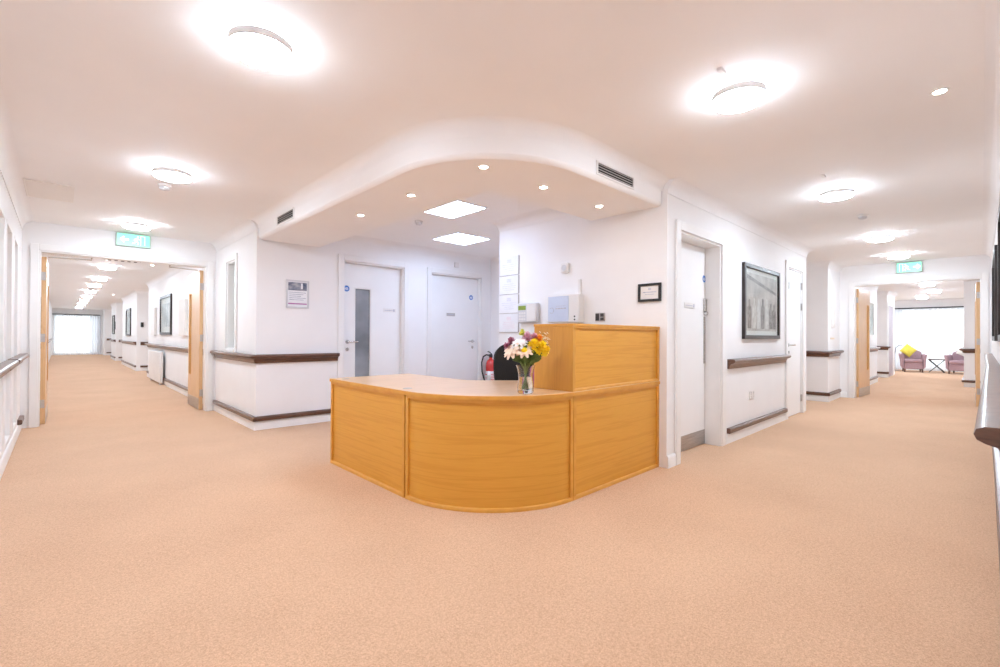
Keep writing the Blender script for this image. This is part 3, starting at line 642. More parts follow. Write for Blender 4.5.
# exit signs
def exit_sign(label, M_, a0, a1, z0, z1, s):
    t = thing('exit_sign', label, 'exit sign', M_((a0 + a1) / 2, 0, z0), 'green exit signs over the doorways')
    bm = B(); mbox(bm, M_, a0 - .014, a1 + .014, .0005, .055, z0 - .012, z1 + .006); obj('housing', bm, 'exitbody', t, bevel=.006)
    bm = B(); mbox(bm, M_, a0, a1, .0555, .058, z0, z1); obj('lit_panel', bm, 'exitgreen', t)
    ac, h = (a0 + a1) / 2, z1 - z0
    # running figure, doorway and arrow
    def A(u): return ac + s * u * h
    bm = B()
    def bar(u0, v0, u1, v1, w):
        p, q = Vector((u0, v0)), Vector((u1, v1)); tt = (q - p).normalized(); nn = Vector((-tt.y, tt.x)) * w / 2
        c = [p + nn, p - nn, q - nn, q + nn]
        rings(bm, [[M_(A(x.x), dd, z0 + h * x.y) for x in c] for dd in (.0582, .0605)])
    disc_out(bm, M_, A(.30), z0 + h * .83, h * .075, .0582, .0605, 14)
    bar(.27, .72, .17, .42, .15); bar(.17, .44, .33, .28, .09); bar(.33, .30, .28, .10, .08); bar(.16, .44, .05, .24, .09); bar(.06, .25, -.10, .22, .08); bar(.26, .68, .42, .56, .06); bar(.24, .68, .06, .60, .06); bar(.07, .60, .02, .48, .06)
    obj('running_figure', bm, 'exitwhite', t)
    bm = B(); bar(.50, .08, .50, .92, .06); bar(.50, .90, .80, .90, .05); bar(.80, .92, .80, .08, .05); obj('doorway_symbol', bm, 'exitwhite', t)
    bm = B(); bar(-.90, .5, -.35, .5, .16); bar(-.92, .5, -.66, .76, .12); bar(-.92, .5, -.66, .24, .12); obj('arrow', bm, 'exitwhite', t)
exit_sign('green lit exit sign above the left doorway', mapper('X', 7.7, -1), .515, .845, 2.255, 2.40, 1)
exit_sign('green lit exit sign above the right doorway', mapper('Y', 10.5, -1), .70, 1.01, 2.235, 2.39, 1)

# ------------------------------------------------------------------ wall pictures and devices
def picture(label, M_, a0, a1, z0, z1, fw=.04, mount=.07, art='photo', depth=.035, figs=False, name='framed_picture', fmat='frame'):
    t = thing(name, label, 'picture', M_((a0 + a1) / 2, 0, z0))
    bm = B()
    for q in ((a0, a1, z0, z0 + fw), (a0, a1, z1 - fw, z1), (a0, a0 + fw, z0 + fw, z1 - fw), (a1 - fw, a1, z0 + fw, z1 - fw)): mbox(bm, M_, q[0], q[1], .001, depth, q[2], q[3])
    obj('frame', bm, fmat, t, bevel=.003)
    bm = B(); mbox(bm, M_, a0 + fw, a1 - fw, .002, .012, z0 + fw, z1 - fw); obj('mount', bm, 'mount', t)
    i0, i1, j0, j1 = a0 + fw + mount, a1 - fw - mount, z0 + fw + mount, z1 - fw - mount
    bm = B(); mbox(bm, M_, i0, i1, .0122, .0135, j0, j1); pr = obj('print', bm, 'photobg' if figs else art, t)
    if figs:
        W, Hh = i1 - i0, j1 - j0
        # overhanging dark beam across the top of the old photograph, then a row of standing people
        bm = B(); rings(bm, [[M_(i0 + W * u, dd, j0 + Hh * v) for u, v in ((.02, .90), (.02, .97), (.98, .74), (.98, .69))] for dd in (.0136, .0142)]); obj('photo_beam', bm, 'photofig', pr)
        rnd = random.Random(3)
        for k, u in enumerate((.10, .24, .38, .52, .66, .80, .92)):
            hh = .52 + rnd.random() * .12; w = .052; bm = B()
            pts = [(u - w, .04), (u - w * 1.15, hh * .45), (u - w * 1.2, hh * .72), (u - w * .45, hh * .80), (u - w * .5, hh * .84), (u - w * .5, hh * .96), (u, hh), (u + w * .5, hh * .96), (u + w * .5, hh * .84), (u + w * .45, hh * .80), (u + w * 1.2, hh * .72), (u + w * 1.15, hh * .45), (u + w, .04)]
            rings(bm, [[M_(i0 + W * x, dd, j0 + Hh * y) for x, y in pts] for dd in (.0136, .0145)])
            obj('photo_figure', bm, 'photopale' if k in (1, 2, 4) else 'photofig', pr)
    bm = B(); mbox(bm, M_, a0 + fw, a1 - fw, .018, .020, z0 + fw, z1 - fw); obj('glazing', bm, 'pane', t)
    return t
picture('large black framed old photograph of standing people on the right wall', mapper('X', YP, -1), 5.42, 6.70, 1.082, 1.93, .045, .05, figs=True)
MR = mapper('X', YR, 1)
picture('black framed picture seen edge on at the right wall, nearer one', MR, 3.3, 4.6, 1.08, 1.93, .045, .06)
picture('black framed picture seen edge on at the right wall, further one', MR, 5.75, 7.2, 1.08, 1.90, .045, .06)
MC = mapper('Y', CW, -1)
picture('black framed pale print seen through the left doorway', MC, 11.45, 12.85, 1.09, 1.94, .055, .12, 'artpale')
picture('black framed mirror like print further down the left corridor', MC, 19.0, 20.4, 1.05, 1.95, .06, .05, 'artpale')
picture('small dark framed print on the last wall stretch of the left corridor', MC, 25.2, 26.2, 1.1, 1.9, .05, .05, 'photo')
picture('dark framed picture on the left wall beyond the left doorway', mapper('Y', XL, 1), 14.2, 15.2, 1.1, 1.9, .04, .05, 'photo')
picture('pale framed print past the right doorway', mapper('X', YP, -1), 13.0, 14.2, 1.15, 1.95, .03, .05, 'artpale', fmat='trimw')
def wall_board(label, M_, a0, a1, z0, z1, d=.02):
    bm = B(); mbox(bm, M_, a0, a1, .001, d, z0, z1); t = tag(obj('wall_board', bm, 'mount', bevel=.004), label, 'board'); return t
wall_board('slim white upright board left of the framed print in the left corridor', MC, 13.55, 14.1, 1.08, 1.74, .05)
wall_board('slim white upright board right of the framed print in the left corridor', MC, 9.85, 10.4, 1.08, 1.74, .05)
wall_board('small white board on the wall left of the right doorway', mapper('X', YP, -1), 9.78, 9.98, 1.28, 1.66)
bm = B(); M_ = mapper('X', YP, -1); mbox(bm, M_, 9.72, 9.98, .001, .012, 1.075, 1.105); tag(obj('wall_plate', bm, 'petpale', bevel=.003), 'small beige plate under the white board left of the right doorway', 'plate')
# dark thermostat-like boxes further down the left corridor
for lab, a, b in (('small dark wall control on the recess cheek, far down the left corridor', 17.53, 17.53), ):
    bm = B(); box(bm, CW + .09, CW + .16, 17.47, 17.499, 1.32, 1.46); tag(obj('wall_control_switch', bm, 'black', bevel=.004), lab, 'control')
bm = B(); box(bm, CW - .03, CW - .001, 25.9 - 1.0, 26.05 - 1.0, 1.3, 1.62); tag(obj('wall_dispenser_mount', bm, 'black', bevel=.006), 'small black dispenser on the furthest wall stretch of the left corridor', 'dispenser')
# white heater cover
t = thing('heater_cover', 'white heater cover under the handrail in the left corridor', 'heater', (CW - .07, 13.1, 0))
bm = B(); box(bm, CW - .10, CW - .042, 12.2, 13.95, .045, .72); obj('casing', bm, 'plastic', t, bevel=.012)
bm = B()
for k in range(5): box(bm, CW - .09, CW - .052, 12.3 + k * .32, 12.52 + k * .32, .721, .726)
obj('top_grille', bm, 'gplastic', t)
bm = B(); box(bm, CW - .085, CW - .05, 12.35, 12.45, .0, .044); box(bm, CW - .085, CW - .05, 13.7, 13.8, .0, .044); obj('foot', bm, 'gplastic', t)
# poster
M_ = mapper('X', YB, -1); t = thing('wall_poster', 'white framed poster with dark photo and purple band left of the doors', 'poster', M_(2.09, 0, 1.44))
bm = B()
for q in ((1.955, 2.225, 1.43, 1.447), (1.955, 2.225, 1.752, 1.77), (1.955, 1.972, 1.447, 1.752), (2.208, 2.225, 1.447, 1.752)): mbox(bm, M_, q[0], q[1], .001, .018, q[2], q[3])
obj('frame', bm, 'gplastic', t)
bm = B(); mbox(bm, M_, 1.972, 2.208, .001, .008, 1.447, 1.752); sh = obj('sheet', bm, 'paper', t)
bm = B(); mbox(bm, M_, 1.98, 2.20, .0082, .0095, 1.645, 1.742); obj('poster_photo', bm, 'posterphoto', sh)
bm = B(); mbox(bm, M_, 2.13, 2.15, .0097, .0105, 1.665, 1.735); obj('poster_mark', bm, 'paper', sh)
bm = B(); mbox(bm, M_, 1.98, 2.20, .0082, .0095, 1.475, 1.49); obj('poster_band', bm, 'band', sh)
for k in range(5): bm = B(); mbox(bm, M_, 1.99, 2.19 - (k % 3) * .03, .0082, .009, 1.615 - k * .022, 1.623 - k * .022); obj('text_line', bm, 'ink', sh)

# wall behind the desk (X = XW)
MW = mapper('Y', XW, -1)
def notice(i, z0, z1):
    t = thing('notice_sheet', ('top sheet of the column of four white notices', 'second sheet down of the four white notices', 'third sheet down of the four white notices', 'bottom pink printed sheet of the four white notices')[i], 'notice', MW(3.705, 0, z0), 'column of notices behind the desk')
    bm = B(); mbox(bm, MW, 3.555, 3.858, .001, .005, z0, z1); sh = obj('sheet', bm, 'paper', t)
    mat = 'pinkprint' if i == 3 else 'faint'
    rnd = random.Random(i)
    bm = B(); mbox(bm, MW, 3.67, 3.74, .0052, .0058, z1 - .07, z1 - .03); obj('crest', bm, mat, t)
    for k in range(4): w = .07 + rnd.random() * .05; bm = B(); mbox(bm, MW, 3.705 - w, 3.705 + w, .0052, .0058, z1 - .095 - k * .022, z1 - .088 - k * .022); obj('text_line', bm, mat, t)
    bm = B(); mbox(bm, MW, 3.545, 3.555, .001, .012, z0, z1); mbox(bm, MW, 3.555, 3.858, .001, .010, z0 - .006, z0 - .001); o = obj('holder_frame', bm, 'slat', t); o['label'] = 'thin dark edge of the sheet holder'
zs = [2.005, 1.785, 1.57, 1.355, 1.14]
for i in range(4): notice(i, zs[i + 1] + .008, zs[i] - .004)
# keypad
t = thing('alarm_keypad', 'grey white alarm keypad with green display beside the notices', 'keypad', MW(3.39, 0, 1.25))
bm = B(); mbox(bm, MW, 3.245, 3.525, .001, .05, 1.25, 1.46); obj('case', bm, 'gplastic', t, bevel=.01)
bm = B(); mbox(bm, MW, 3.26, 3.51, .0002, .001, 1.26, 1.45); obj('wall_mount', bm, 'plastic', t)
bm = B(); mbox(bm, MW, 3.40, 3.51, .0505, .053, 1.385, 1.43); o = obj('display', bm, 'lcd', t); o['label'] = 'green display'
bm = B(); mbox(bm, MW, 3.255, 3.385, .0505, .056, 1.26, 1.45); obj('flap', bm, 'plastic', t, bevel=.004)
for r in range(3):
    for c in range(3): bm = B(); mbox(bm, MW, 3.405 + c * .035, 3.43 + c * .035, .0505, .054, 1.275 + r * .032, 1.297 + r * .032); obj('key', bm, 'plastic', t)
# large control panel
t = thing('control_panel', 'white control box with pale blue front above the tall desk box', 'control panel', MW(2.90, 0, 1.24))
bm = B(); mbox(bm, MW, 2.665, 3.06, .001, .09, 1.235, 1.515); obj('case', bm, 'plastic', t, bevel=.012)
bm = B(); mbox(bm, MW, 2.79, 3.048, .0905, .094, 1.25, 1.50); fr = obj('front_sheet', bm, 'panelblue', t); fr['label'] = 'pale blue front sheet'
bm = B(); tube(bm, [MW(3.0 + .028 * cos(a), .0955, 1.36 + .028 * sin(a)) for a in [radians(40 + k * 20) for k in range(15)]], .003, 6); obj('swirl_emblem', bm, 'ink', fr)
bm = B(); mbox(bm, MW, 2.82, 2.95, .0945, .096, 1.372, 1.384); mbox(bm, MW, 2.82, 2.94, .0945, .096, 1.40, 1.404); obj('front_lettering', bm, 'ink', fr)
for z in (1.295, 1.265): bm = B(); disc_out(bm, MW, 2.715, z, .008, .0905, .096); obj('key_switch', bm, 'black', t)
bm = B(); mbox(bm, MW, 2.70, 2.73, .001, .02, 1.516, 1.66); tag(obj('cable_trunking_mount', bm, 'plastic', bevel=.003), 'short white cable trunking rising from the control box', 'trunking')
# small white sounder
t = thing('wall_sounder_mount', 'small white square sounder on the wall above the control box', 'sounder', MW(2.89, 0, 1.735))
bm = B(); mbox(bm, MW, 2.845, 2.94, .001, .035, 1.74, 1.84); obj('case', bm, 'plastic', t, bevel=.012)
bm = B(); disc_out(bm, MW, 2.892, 1.79, .03, .0355, .040); obj('grille', bm, 'gplastic', t)
# steel socket
t = thing('wall_socket', 'small steel socket with a dark insert behind the tall desk box', 'socket', MW(2.48, 0, 1.25))
bm = B(); mbox(bm, MW, 2.43, 2.535, .001, .010, 1.245, 1.325); obj('plate', bm, 'steel', t, bevel=.002)
bm = B(); mbox(bm, MW, 2.49, 2.528, .0102, .016, 1.252, 1.318); mbox(bm, MW, 2.44, 2.475, .0102, .016, 1.252, 1.28); mbox(bm, MW, 2.44, 2.475, .0102, .016, 1.287, 1.318); obj('insert', bm, 'frame', t)
# small framed notice
t = thing('framed_notice', 'small black framed certificate on the wall near the column', 'picture', MW(1.98, 0, 1.41))
bm = B()
for q in ((1.872, 2.085, 1.405, 1.427), (1.872, 2.085, 1.54, 1.562), (1.872, 1.894, 1.427, 1.54), (2.063, 2.085, 1.427, 1.54)): mbox(bm, MW, q[0], q[1], .001, .02, q[2], q[3])
obj('frame', bm, 'black', t, bevel=.003)
bm = B(); mbox(bm, MW, 1.894, 2.063, .001, .010, 1.427, 1.54); sh = obj('sheet', bm, 'mount', t)
bm = B(); mbox(bm, MW, 1.915, 2.042, .0102, .0108, 1.483, 1.49); mbox(bm, MW, 1.935, 2.02, .0102, .0108, 1.465, 1.469); mbox(bm, MW, 1.965, 1.99, .0102, .0108, 1.505, 1.522); obj('lettering', bm, 'ink', sh)
# double socket under the handrail
M_ = mapper('X', YP, -1); t = thing('double_socket', 'white round cornered power socket low under the framed photograph', 'socket', M_(5.73, 0, .40))
bm = B(); mbox(bm, M_, 5.655, 5.805, .001, .012, .40, .487); obj('plate', bm, 'plastic', t, bevel=.004)
bm = B()
for u in (5.69, 5.77): mbox(bm, M_, u - .004, u + .004, .0122, .013, .445, .462); mbox(bm, M_, u - .014, u - .008, .0122, .013, .42, .43); mbox(bm, M_, u + .008, u + .014, .0122, .013, .42, .43)
obj('socket_slots', bm, 'slat', t)
bm = B()
for u in (5.69, 5.77): mbox(bm, M_, u - .008, u + .008, .0122, .017, .466, .48)
obj('rocker_switch', bm, 'gplastic', t)

# fire extinguisher in the lobby corner
t = thing('fire_extinguisher', 'red fire extinguisher with black hose beside the plain lobby door', 'fire extinguisher', (5.19, 5.655, 0))
bm = B(); lathe(bm, [(.072, .0), (.082, .012), (.082, .05), (.082, .60), (.076, .66), (.055, .70), (.028, .72), (.026, .745)]); obj('cylinder', bm, 'red', t, local=True)
bm = B(); rings(bm, [[(r * cos(k * 2 * pi / 28), r * sin(k * 2 * pi / 28), z) for k in range(28)] for r, z in ((.0825, .36), (.0835, .36), (.0835, .52), (.0825, .52))], closed=True); o = obj('label_band', bm, 'paper', t, local=True); o['label'] = 'white printed label'
bm = B(); box(bm, -.085, -.082, -.03, .03, .40, .415); box(bm, -.0855, -.082, -.035, .035, .455, .475); 
for k in range(4): rings(bm, [[(.0845 * cos(a), .0845 * sin(a), z) for a in [radians(200 + j * 8) for j in range(10)]] for z in (.375 + k * .03, .387 + k * .03)], cap=False)
obj('label_print', bm, 'red', t, local=True)
bm = B(); lathe(bm, [(.03, .745), (.032, .76), (.03, .79), (.02, .80)]); obj('valve', bm, 'black', t, local=True)
bm = B(); tube(bm, [(.02, 0, .80), (-.02, 0, .83), (-.09, -.03, .845)], .009, 8); tube(bm, [(0, 0, .79), (-.04, -.01, .79), (-.10, -.03, .79)], .008, 8); obj('lever', bm, 'black', t, local=True)
bm = B(); tube(bm, [(-.02, 0, .775), (-.08, .02, .79), (-.14, .03, .76), (-.175, .03, .66), (-.175, .02, .52), (-.15, 0, .40), (-.11, -.02, .30), (-.09, -.02, .22)], .012, 10); obj('hose', bm, 'black', t, local=True)
bm = B(); tube(bm, [(-.09, -.02, .22), (-.088, -.02, .12)], .014, 10, .022); obj('nozzle', bm, 'black', t, local=True)

# ------------------------------------------------------------------ reception desk
DX, DY, R = 1.69, 1.89, .80
pL = [(DX, 3.88), (DX, DY + R + .015)]
pC = arc(DX + R, DY + R, R, 180, 270, 32)
pR = [(DX + R + .005, DY), (3.676, DY)]
ZC = .70
desk = thing('reception_desk', 'curved oak reception desk with recessed front panels', 'desk', (2.5, 2.7, 0))
def seg_panel(pts, z0, z1, parent, w=.028, topw=.018, botw=.026, nm='front_panel'):
    bm = B(); sweep(bm, pts, [(-.035, z0 + .002), (-.014, z0 + .002), (-.014, z1 - .002), (-.035, z1 - .002)], -1); obj(nm, bm, 'oak', parent, smooth=50)
    bm = B(); sweep(bm, pts, [(-.034, z0), (0, z0), (0, z0 + botw - .006), (-.006, z0 + botw), (-.034, z0 + botw)], -1); obj('panel_rail', bm, 'oakedge', parent, smooth=50); bm = B(); sweep(bm, pts, [(-.034, z1 - topw), (0, z1 - topw), (0, z1), (-.034, z1)], -1); obj('panel_rail', bm, 'oakedge', parent, smooth=50)
    # stiles at both ends
    for e in (0, -1):
        q0 = Vector(pts[e]); q1 = Vector(pts[1 if e == 0 else -2]); tt = (q1 - q0).normalized(); nn = Vector((-tt.y, tt.x)) * (1 if e == 0 else -1)
        # nn points left of travel from start; inside is left of travel
        c = [q0, q0 + tt * w, q0 + tt * w + nn * .034, q0 + nn * .034]
        bm = B(); ngon_prism(bm, [(p.x, p.y) for p in c], z0 + botw, z1 - topw); obj('panel_stile', bm, 'oakedge', parent)
seg_panel(pL, .0, ZC, desk); seg_panel(pC, .0, ZC, desk); seg_panel(pR, .0, ZC, desk)
# worktop
wt = [(DX - .004, 3.892), (DX - .004, DY + R)] + arc(DX + R, DY + R, R + .004, 180, 270, 32) + [(3.678, DY - .004), (3.678, 2.55), (2.95, 2.55), (2.48, 3.0), (2.48, 3.892)]
bm = B(); ngon_prism(bm, wt, ZC + .0005, ZC + .028); obj('worktop', bm, 'oaktop', desk, bevel=.003)
bm = B(); sweep(bm, [(DX - .004, 3.892), (DX - .004, DY + R)] + arc(DX + R, DY + R, R + .004, 181, 270, 32) + [(3.678, DY - .004)], [(0, ZC + .001), (.003, ZC + .001), (.003, ZC + .026), (0, ZC + .026)], -1); obj('worktop_edging', bm, 'oakedge', desk, smooth=50)
bm = B(); box(bm, DX + .036, 2.47, 3.86, 3.88, 0, ZC); obj('end_panel', bm, 'oakv', desk)
bm = B(); box(bm, 3.653, 3.676, DY + .036, 2.54, 0, ZC); obj('end_panel', bm, 'oakv', desk)
for (px, py) in ((1.755, 3.74), (1.768, 2.79)):
    bm = B(); lathe(bm, [(.032, ZC + .0282), (.032, ZC + .031), (.026, ZC + .033)], (px, py, 0), 20); o = obj('cable_grommet', bm, 'slat', desk); o['label'] = 'small grey cable grommet'

# tall box unit on the right end of the desk
HX0, HX1, HY0, HY1, HZ0, HZ1 = 2.478, 3.676, DY - .002, 2.235, ZC + .029, 1.188
t = thing('desk_riser', 'tall oak box standing on the right end of the reception desk', 'shelf box', (3.06, 2.05, HZ0))
seg_panel([(HX0 + .0205, HY0), (HX1 - .0205, HY0)], HZ0, HZ1 - .018, t, w=.012, topw=.012, botw=.02)
bm = B(); box(bm, HX0 - .004, HX1, HY0 - .004, HY1 + .004, HZ1 - .018, HZ1); obj('top_panel', bm, 'oakedge', t, bevel=.002)
bm = B(); box(bm, HX0, HX0 + .02, HY0, HY1, HZ0, HZ1 - .0185); o = obj('side_panel', bm, 'oakv', t)
bm = B(); box(bm, HX1 - .02, HX1, HY0, HY1, HZ0, HZ1 - .0185); obj('side_panel', bm, 'oakv', t)
bm = B(); box(bm, HX0 + .02, HX1 - .02, HY0 + .0355, HY1 - .005, HZ0 + .22, HZ0 + .238); obj('shelf', bm, 'oakedge', t)
# purple folder leaning behind the vase
t = thing('purple_folder', 'narrow purple folder standing against the tall desk box behind the vase', 'folder', (2.60, 2.26, ZC + .0285))
bm = B(); box(bm, 2.492, 2.72, 2.245, 2.278, ZC + .0285, ZC + .175); obj('cover', bm, 'purple', t, bevel=.003)
bm = B(); box(bm, 2.50, 2.7205, 2.249, 2.274, ZC + .033, ZC + .172); obj('pages', bm, 'paper', t)

# ------------------------------------------------------------------ office chair
t = thing('office_chair', 'black high backed office chair behind the desk', 'office chair', (3.105, 2.99, 0), rz=radians(140))
bm = B(); box(bm, -.24, .24, -.23, .25, .45, .53); obj('seat', bm, 'blackfab', t, local=True, bevel=.035, seg=4)
bm = B(); rs = []
for k in range(13):
    v = k / 12; z = .60 + .43 * v; w = .235 * (1 - .10 * (2 * v - 1) ** 2) * (1 - (max(0, v - .72) / .28) ** 2 * .42); yb = -.25 - .05 * v + .02 * sin(v * pi)
    rs.append([(-w, yb + .045, z), (-w * .5, yb + .008, z), (0, yb, z), (w * .5, yb + .008, z), (w, yb + .045, z), (w, yb + .005, z), (w * .5, yb - .04, z), (0, yb - .05, z), (-w * .5, yb - .04, z), (-w, yb + .005, z)])
rings(bm, rs); obj('backrest', bm, 'blackfab', t, local=True, sub=1, smooth=80)
bm = B(); tube(bm, [(0, -.20, .44), (0, -.29, .46), (0, -.325, .56), (0, -.32, .70)], .022, 10); obj('back_bar', bm, 'black', t, local=True)
bm = B(); tube(bm, [(0, 0, .10), (0, 0, .45)], .028, 12); obj('post', bm, 'chrome', t, local=True)
for s in (-1, 1):
    bm = B(); tube(bm, [(s * .25, .16, .50), (s * .29, .17, .60), (s * .285, .13, .735), (s * .28, .0, .755), (s * .28, -.12, .75), (s * .285, -.19, .69), (s * .26, -.20, .52)], .016, 10); obj('armrest', bm, 'gplastic', t, local=True)
bm = B()
for k in range(5):
    a = radians(72 * k + 18); tube(bm, [(0, 0, .10), (.15 * cos(a), .15 * sin(a), .095), (.30 * cos(a), .30 * sin(a), .065)], .024, 8, .016)
obj('star_base', bm, 'black', t, local=True)
for k in range(5):
    a = radians(72 * k + 18); c = Vector((.30 * cos(a), .30 * sin(a), .027)); n = Vector((-sin(a), cos(a), 0)); u = Vector((cos(a), sin(a), 0)); bm = B()
    rings(bm, [[c + n * s + (u * cos(q * pi / 8) + Vector((0, 0, 1)) * sin(q * pi / 8)) * .0265 for q in range(16)] for s in (-.022, .022)]); obj('castor', bm, 'black', t, local=True)

# ------------------------------------------------------------------ vase and flowers
VX, VY, VZ = 2.19, 2.05, ZC + .0285
t = thing('flower_vase', 'clear fluted glass vase of flowers on the curved desk corner', 'vase', (VX, VY, VZ))
bm = B()
prof = [(.018, .0), (.046, .001), (.051, .012), (.053, .05), (.048, .085), (.046, .12), (.053, .155), (.063, .185)]
inn = [(.0605, .185), (.050, .153), (.043, .12), (.045, .085), (.049, .05), (.047, .022), (.015, .018)]
seg = 32; rs = []
for r, z in prof + inn: rs.append([(r * (1 + .012 * cos(8 * k * 2 * pi / seg)) * cos(k * 2 * pi / seg), r * (1 + .012 * cos(8 * k * 2 * pi / seg)) * sin(k * 2 * pi / seg), z) for k in range(seg)])
rings(bm, rs); obj('glass', bm, 'glass', t, local=True, smooth=70)
bm = B(); lathe(bm, [(.014, .0185), (.0462, .0225), (.0482, .05), (.0442, .085), (.0424, .11)]); obj('water', bm, 'water', t, local=True, smooth=70)
RT = Vector((sin(.8084), -cos(.8084), 0)); FWD = Vector((cos(.8084), sin(.8084), 0))
def petal(bm, c, ax, u, L, w, lift, curl=.3):
    """one cupped petal from c along direction u (in the bloom plane), ax = bloom axis"""
    v = ax.cross(u).normalized(); g = []
    for i in range(4):
        s = i / 3; ww = w * (.35 + 1.25 * s - .95 * s * s) if i < 3 else w * .35
        h = lift * s - curl * L * s * s
        m = c + u * (L * s) + ax * h
        g.append([bm.verts.new(m - v * ww / 2 + ax * ww * .12), bm.verts.new(m), bm.verts.new(m + v * ww / 2 + ax * ww * .12)])
    for a, b in zip(g, g[1:]):
        for j in range(2): bm.faces.new((a[j], a[j + 1], b[j + 1], b[j]))
def flower(kind, label, du, dv, z, size, mat, tilt=(0, 0), heart=None):
    """du to the right of the view, dv away, z height above the desk of the bloom"""
    base = Vector((VX, VY, VZ)); head = RT * du + FWD * dv + Vector((0, 0, z))
    t = thing(kind, label, 'flower', base + Vector((0, 0, .024)), 'cut flowers in the glass vase')
    head = head - Vector((0, 0, .024))
    rnd = random.Random(label); foot = Vector((-head.x * .12, -head.y * .12, .004 + rnd.random() * .01)).to_3d()
    foot.x = max(-.022, min(.022, foot.x)) + (rnd.random() - .5) * .012; foot.y = max(-.022, min(.022, foot.y)) + (rnd.random() - .5) * .012
    neck = Vector((head.x * .12, head.y * .12, .14))
    if neck.xy.length > .026: neck.xy = neck.xy.normalized() * .026
    bm = B(); pts = [foot, foot.lerp(neck, .5), neck, neck.lerp(head, .5) + Vector((0, 0, .012)), head]; tube(bm, pts, .0026, 6); obj('stem', bm, 'stem', t, local=True)
    ax = (head - neck).normalized(); ax = (ax + Vector((0, 0, .3)) + RT * tilt[0] - FWD * .55 + FWD * tilt[1]).normalized()
    a = ax.orthogonal().normalized(); b = ax.cross(a); bm = B()
    if kind == 'chrysanthemum':
        for k, (n, L, lift) in enumerate(((16, 1., .05), (15, .92, .25), (13, .78, .5), (10, .58, .75), (7, .36, .9))):
            for i in range(n):
                q = 2 * pi * (i + .5 * k + rnd.random() * .3) / n; petal(bm, head + ax * size * .1 * k, ax, a * cos(q) + b * sin(q), size * L, size * .46, size * lift, .22)
        bmesh.ops.create_icosphere(bm, subdivisions=2, radius=size * .42, matrix=Matrix.Translation(head + ax * size * .18))
    elif kind == 'carnation':
        for k, (n, L, lift) in enumerate(((9, 1., .15), (9, .85, .45), (8, .65, .7), (6, .4, .9))):
            for i in range(n):
                q = 2 * pi * (i + .5 * k + rnd.random() * .5) / n; petal(bm, head + ax * size * .08 * k, ax, a * cos(q) + b * sin(q), size * L, size * .72, size * (lift + .2 * rnd.random()), .15)
    elif kind == 'daisy':
        for k, (n, L, lift) in enumerate(((9, 1., .25), (8, .85, .5))):
            for i in range(n):
                q = 2 * pi * (i + .5 * k) / n; petal(bm, head, ax, a * cos(q) + b * sin(q), size * L, size * .62, size * lift, .35)
    else:  # sprig of tiny blooms
        for i in range(16):
            c = head + Vector([(rnd.random() - .5) for _ in range(3)]) * size * 1.7
            for j in range(5):
                q = 2 * pi * j / 5; petal(bm, c, ax, a * cos(q) + b * sin(q), size * .2, size * .2, size * .08, .1)
    obj('bloom', bm, mat, t, local=True, smooth=80)
    if kind == 'sprig':
        bm = B()
        for i in range(7): tube(bm, [head - ax * size * 1.1, head + Vector([(rnd.random() - .5) for _ in range(3)]) * size * 1.5], .0012, 4)
        obj('twig', bm, 'stem', t, local=True)
    if heart:
        bm = B(); bmesh.ops.create_icosphere(bm, subdivisions=2, radius=size * .34, matrix=Matrix.Translation(head + ax * size * .16)); obj('heart', bm, heart, t, local=True)
    # leaves on the upper stem
    bm = B()
    for k in range(11):
        s = .10 + .055 * k; p = neck.lerp(head, s) + Vector((0, 0, .01)); q = rnd.random() * 2 * pi; u = Vector((cos(q), sin(q), .25 + .5 * rnd.random())).normalized()
        petal(bm, p, u.orthogonal().normalized(), u, .055 + .03 * rnd.random(), .030, .004, .25)
    obj('leaves', bm, 'leaf', t, local=True, smooth=80)
F = [('chrysanthemum', 'large yellow chrysanthemum at the right front of the bouquet', .085, -.02, .285, .052, 'petyellow', (.2, 0), None),
     ('chrysanthemum', 'yellow chrysanthemum in the middle right of the bouquet', .045, -.03, .300, .048, 'petyellow', (0, 0), None),
     ('chrysanthemum', 'yellow chrysanthemum drooping at the far right of the bouquet', .115, .00, .270, .040, 'petyellow', (.5, 0), None),
     ('chrysanthemum', 'yellow chrysanthemum behind the front right one', .08, .03, .315, .042, 'petyellow', (.2, 0), None),
     ('daisy', 'cream lily like bloom with yellow heart at the front', -.012, -.06, .275, .060, 'petcream', (-.1, 0), 'petyellow'),
     ('daisy', 'cream pink bloom at the left front of the bouquet', -.085, -.045, .278, .070, 'petcream', (-.4, 0), None),
     ('daisy', 'white pink bloom above the cream front one', -.045, -.03, .322, .058, 'petwhite', (-.1, 0), None),
     ('carnation', 'pink carnation at the top middle of the bouquet', .01, .01, .352, .040, 'petpink', (0, 0), None),
     ('carnation', 'pink carnation at the top right of the middle', .05, .03, .352, .036, 'petpink', (.1, 0), None),
     ('carnation', 'plum coloured bloom at the upper left of the bouquet', -.085, .01, .325, .036, 'petmag', (-.3, 0), None),
     ('carnation', 'plum coloured bloom at the far left of the bouquet', -.112, .0, .298, .030, 'petmag', (-.5, 0), None),
     ('carnation', 'small orange bloom behind the yellow chrysanthemums', .08, .01, .345, .034, 'petorange', (.2, 0), None),
     ('chrysanthemum', 'lime yellow button flower at the top of the bouquet', -.02, .03, .388, .026, 'petlime', (0, 0), None),
     ('sprig', 'sprig of tiny buff flowers at the upper right', .112, .03, .365, .045, 'petpale', (.3, 0), None),
     ('sprig', 'sprig of tiny buff flowers reaching furthest right', .135, .05, .335, .038, 'petpale', (.4, 0), None)]
for f in F: flower(*f)

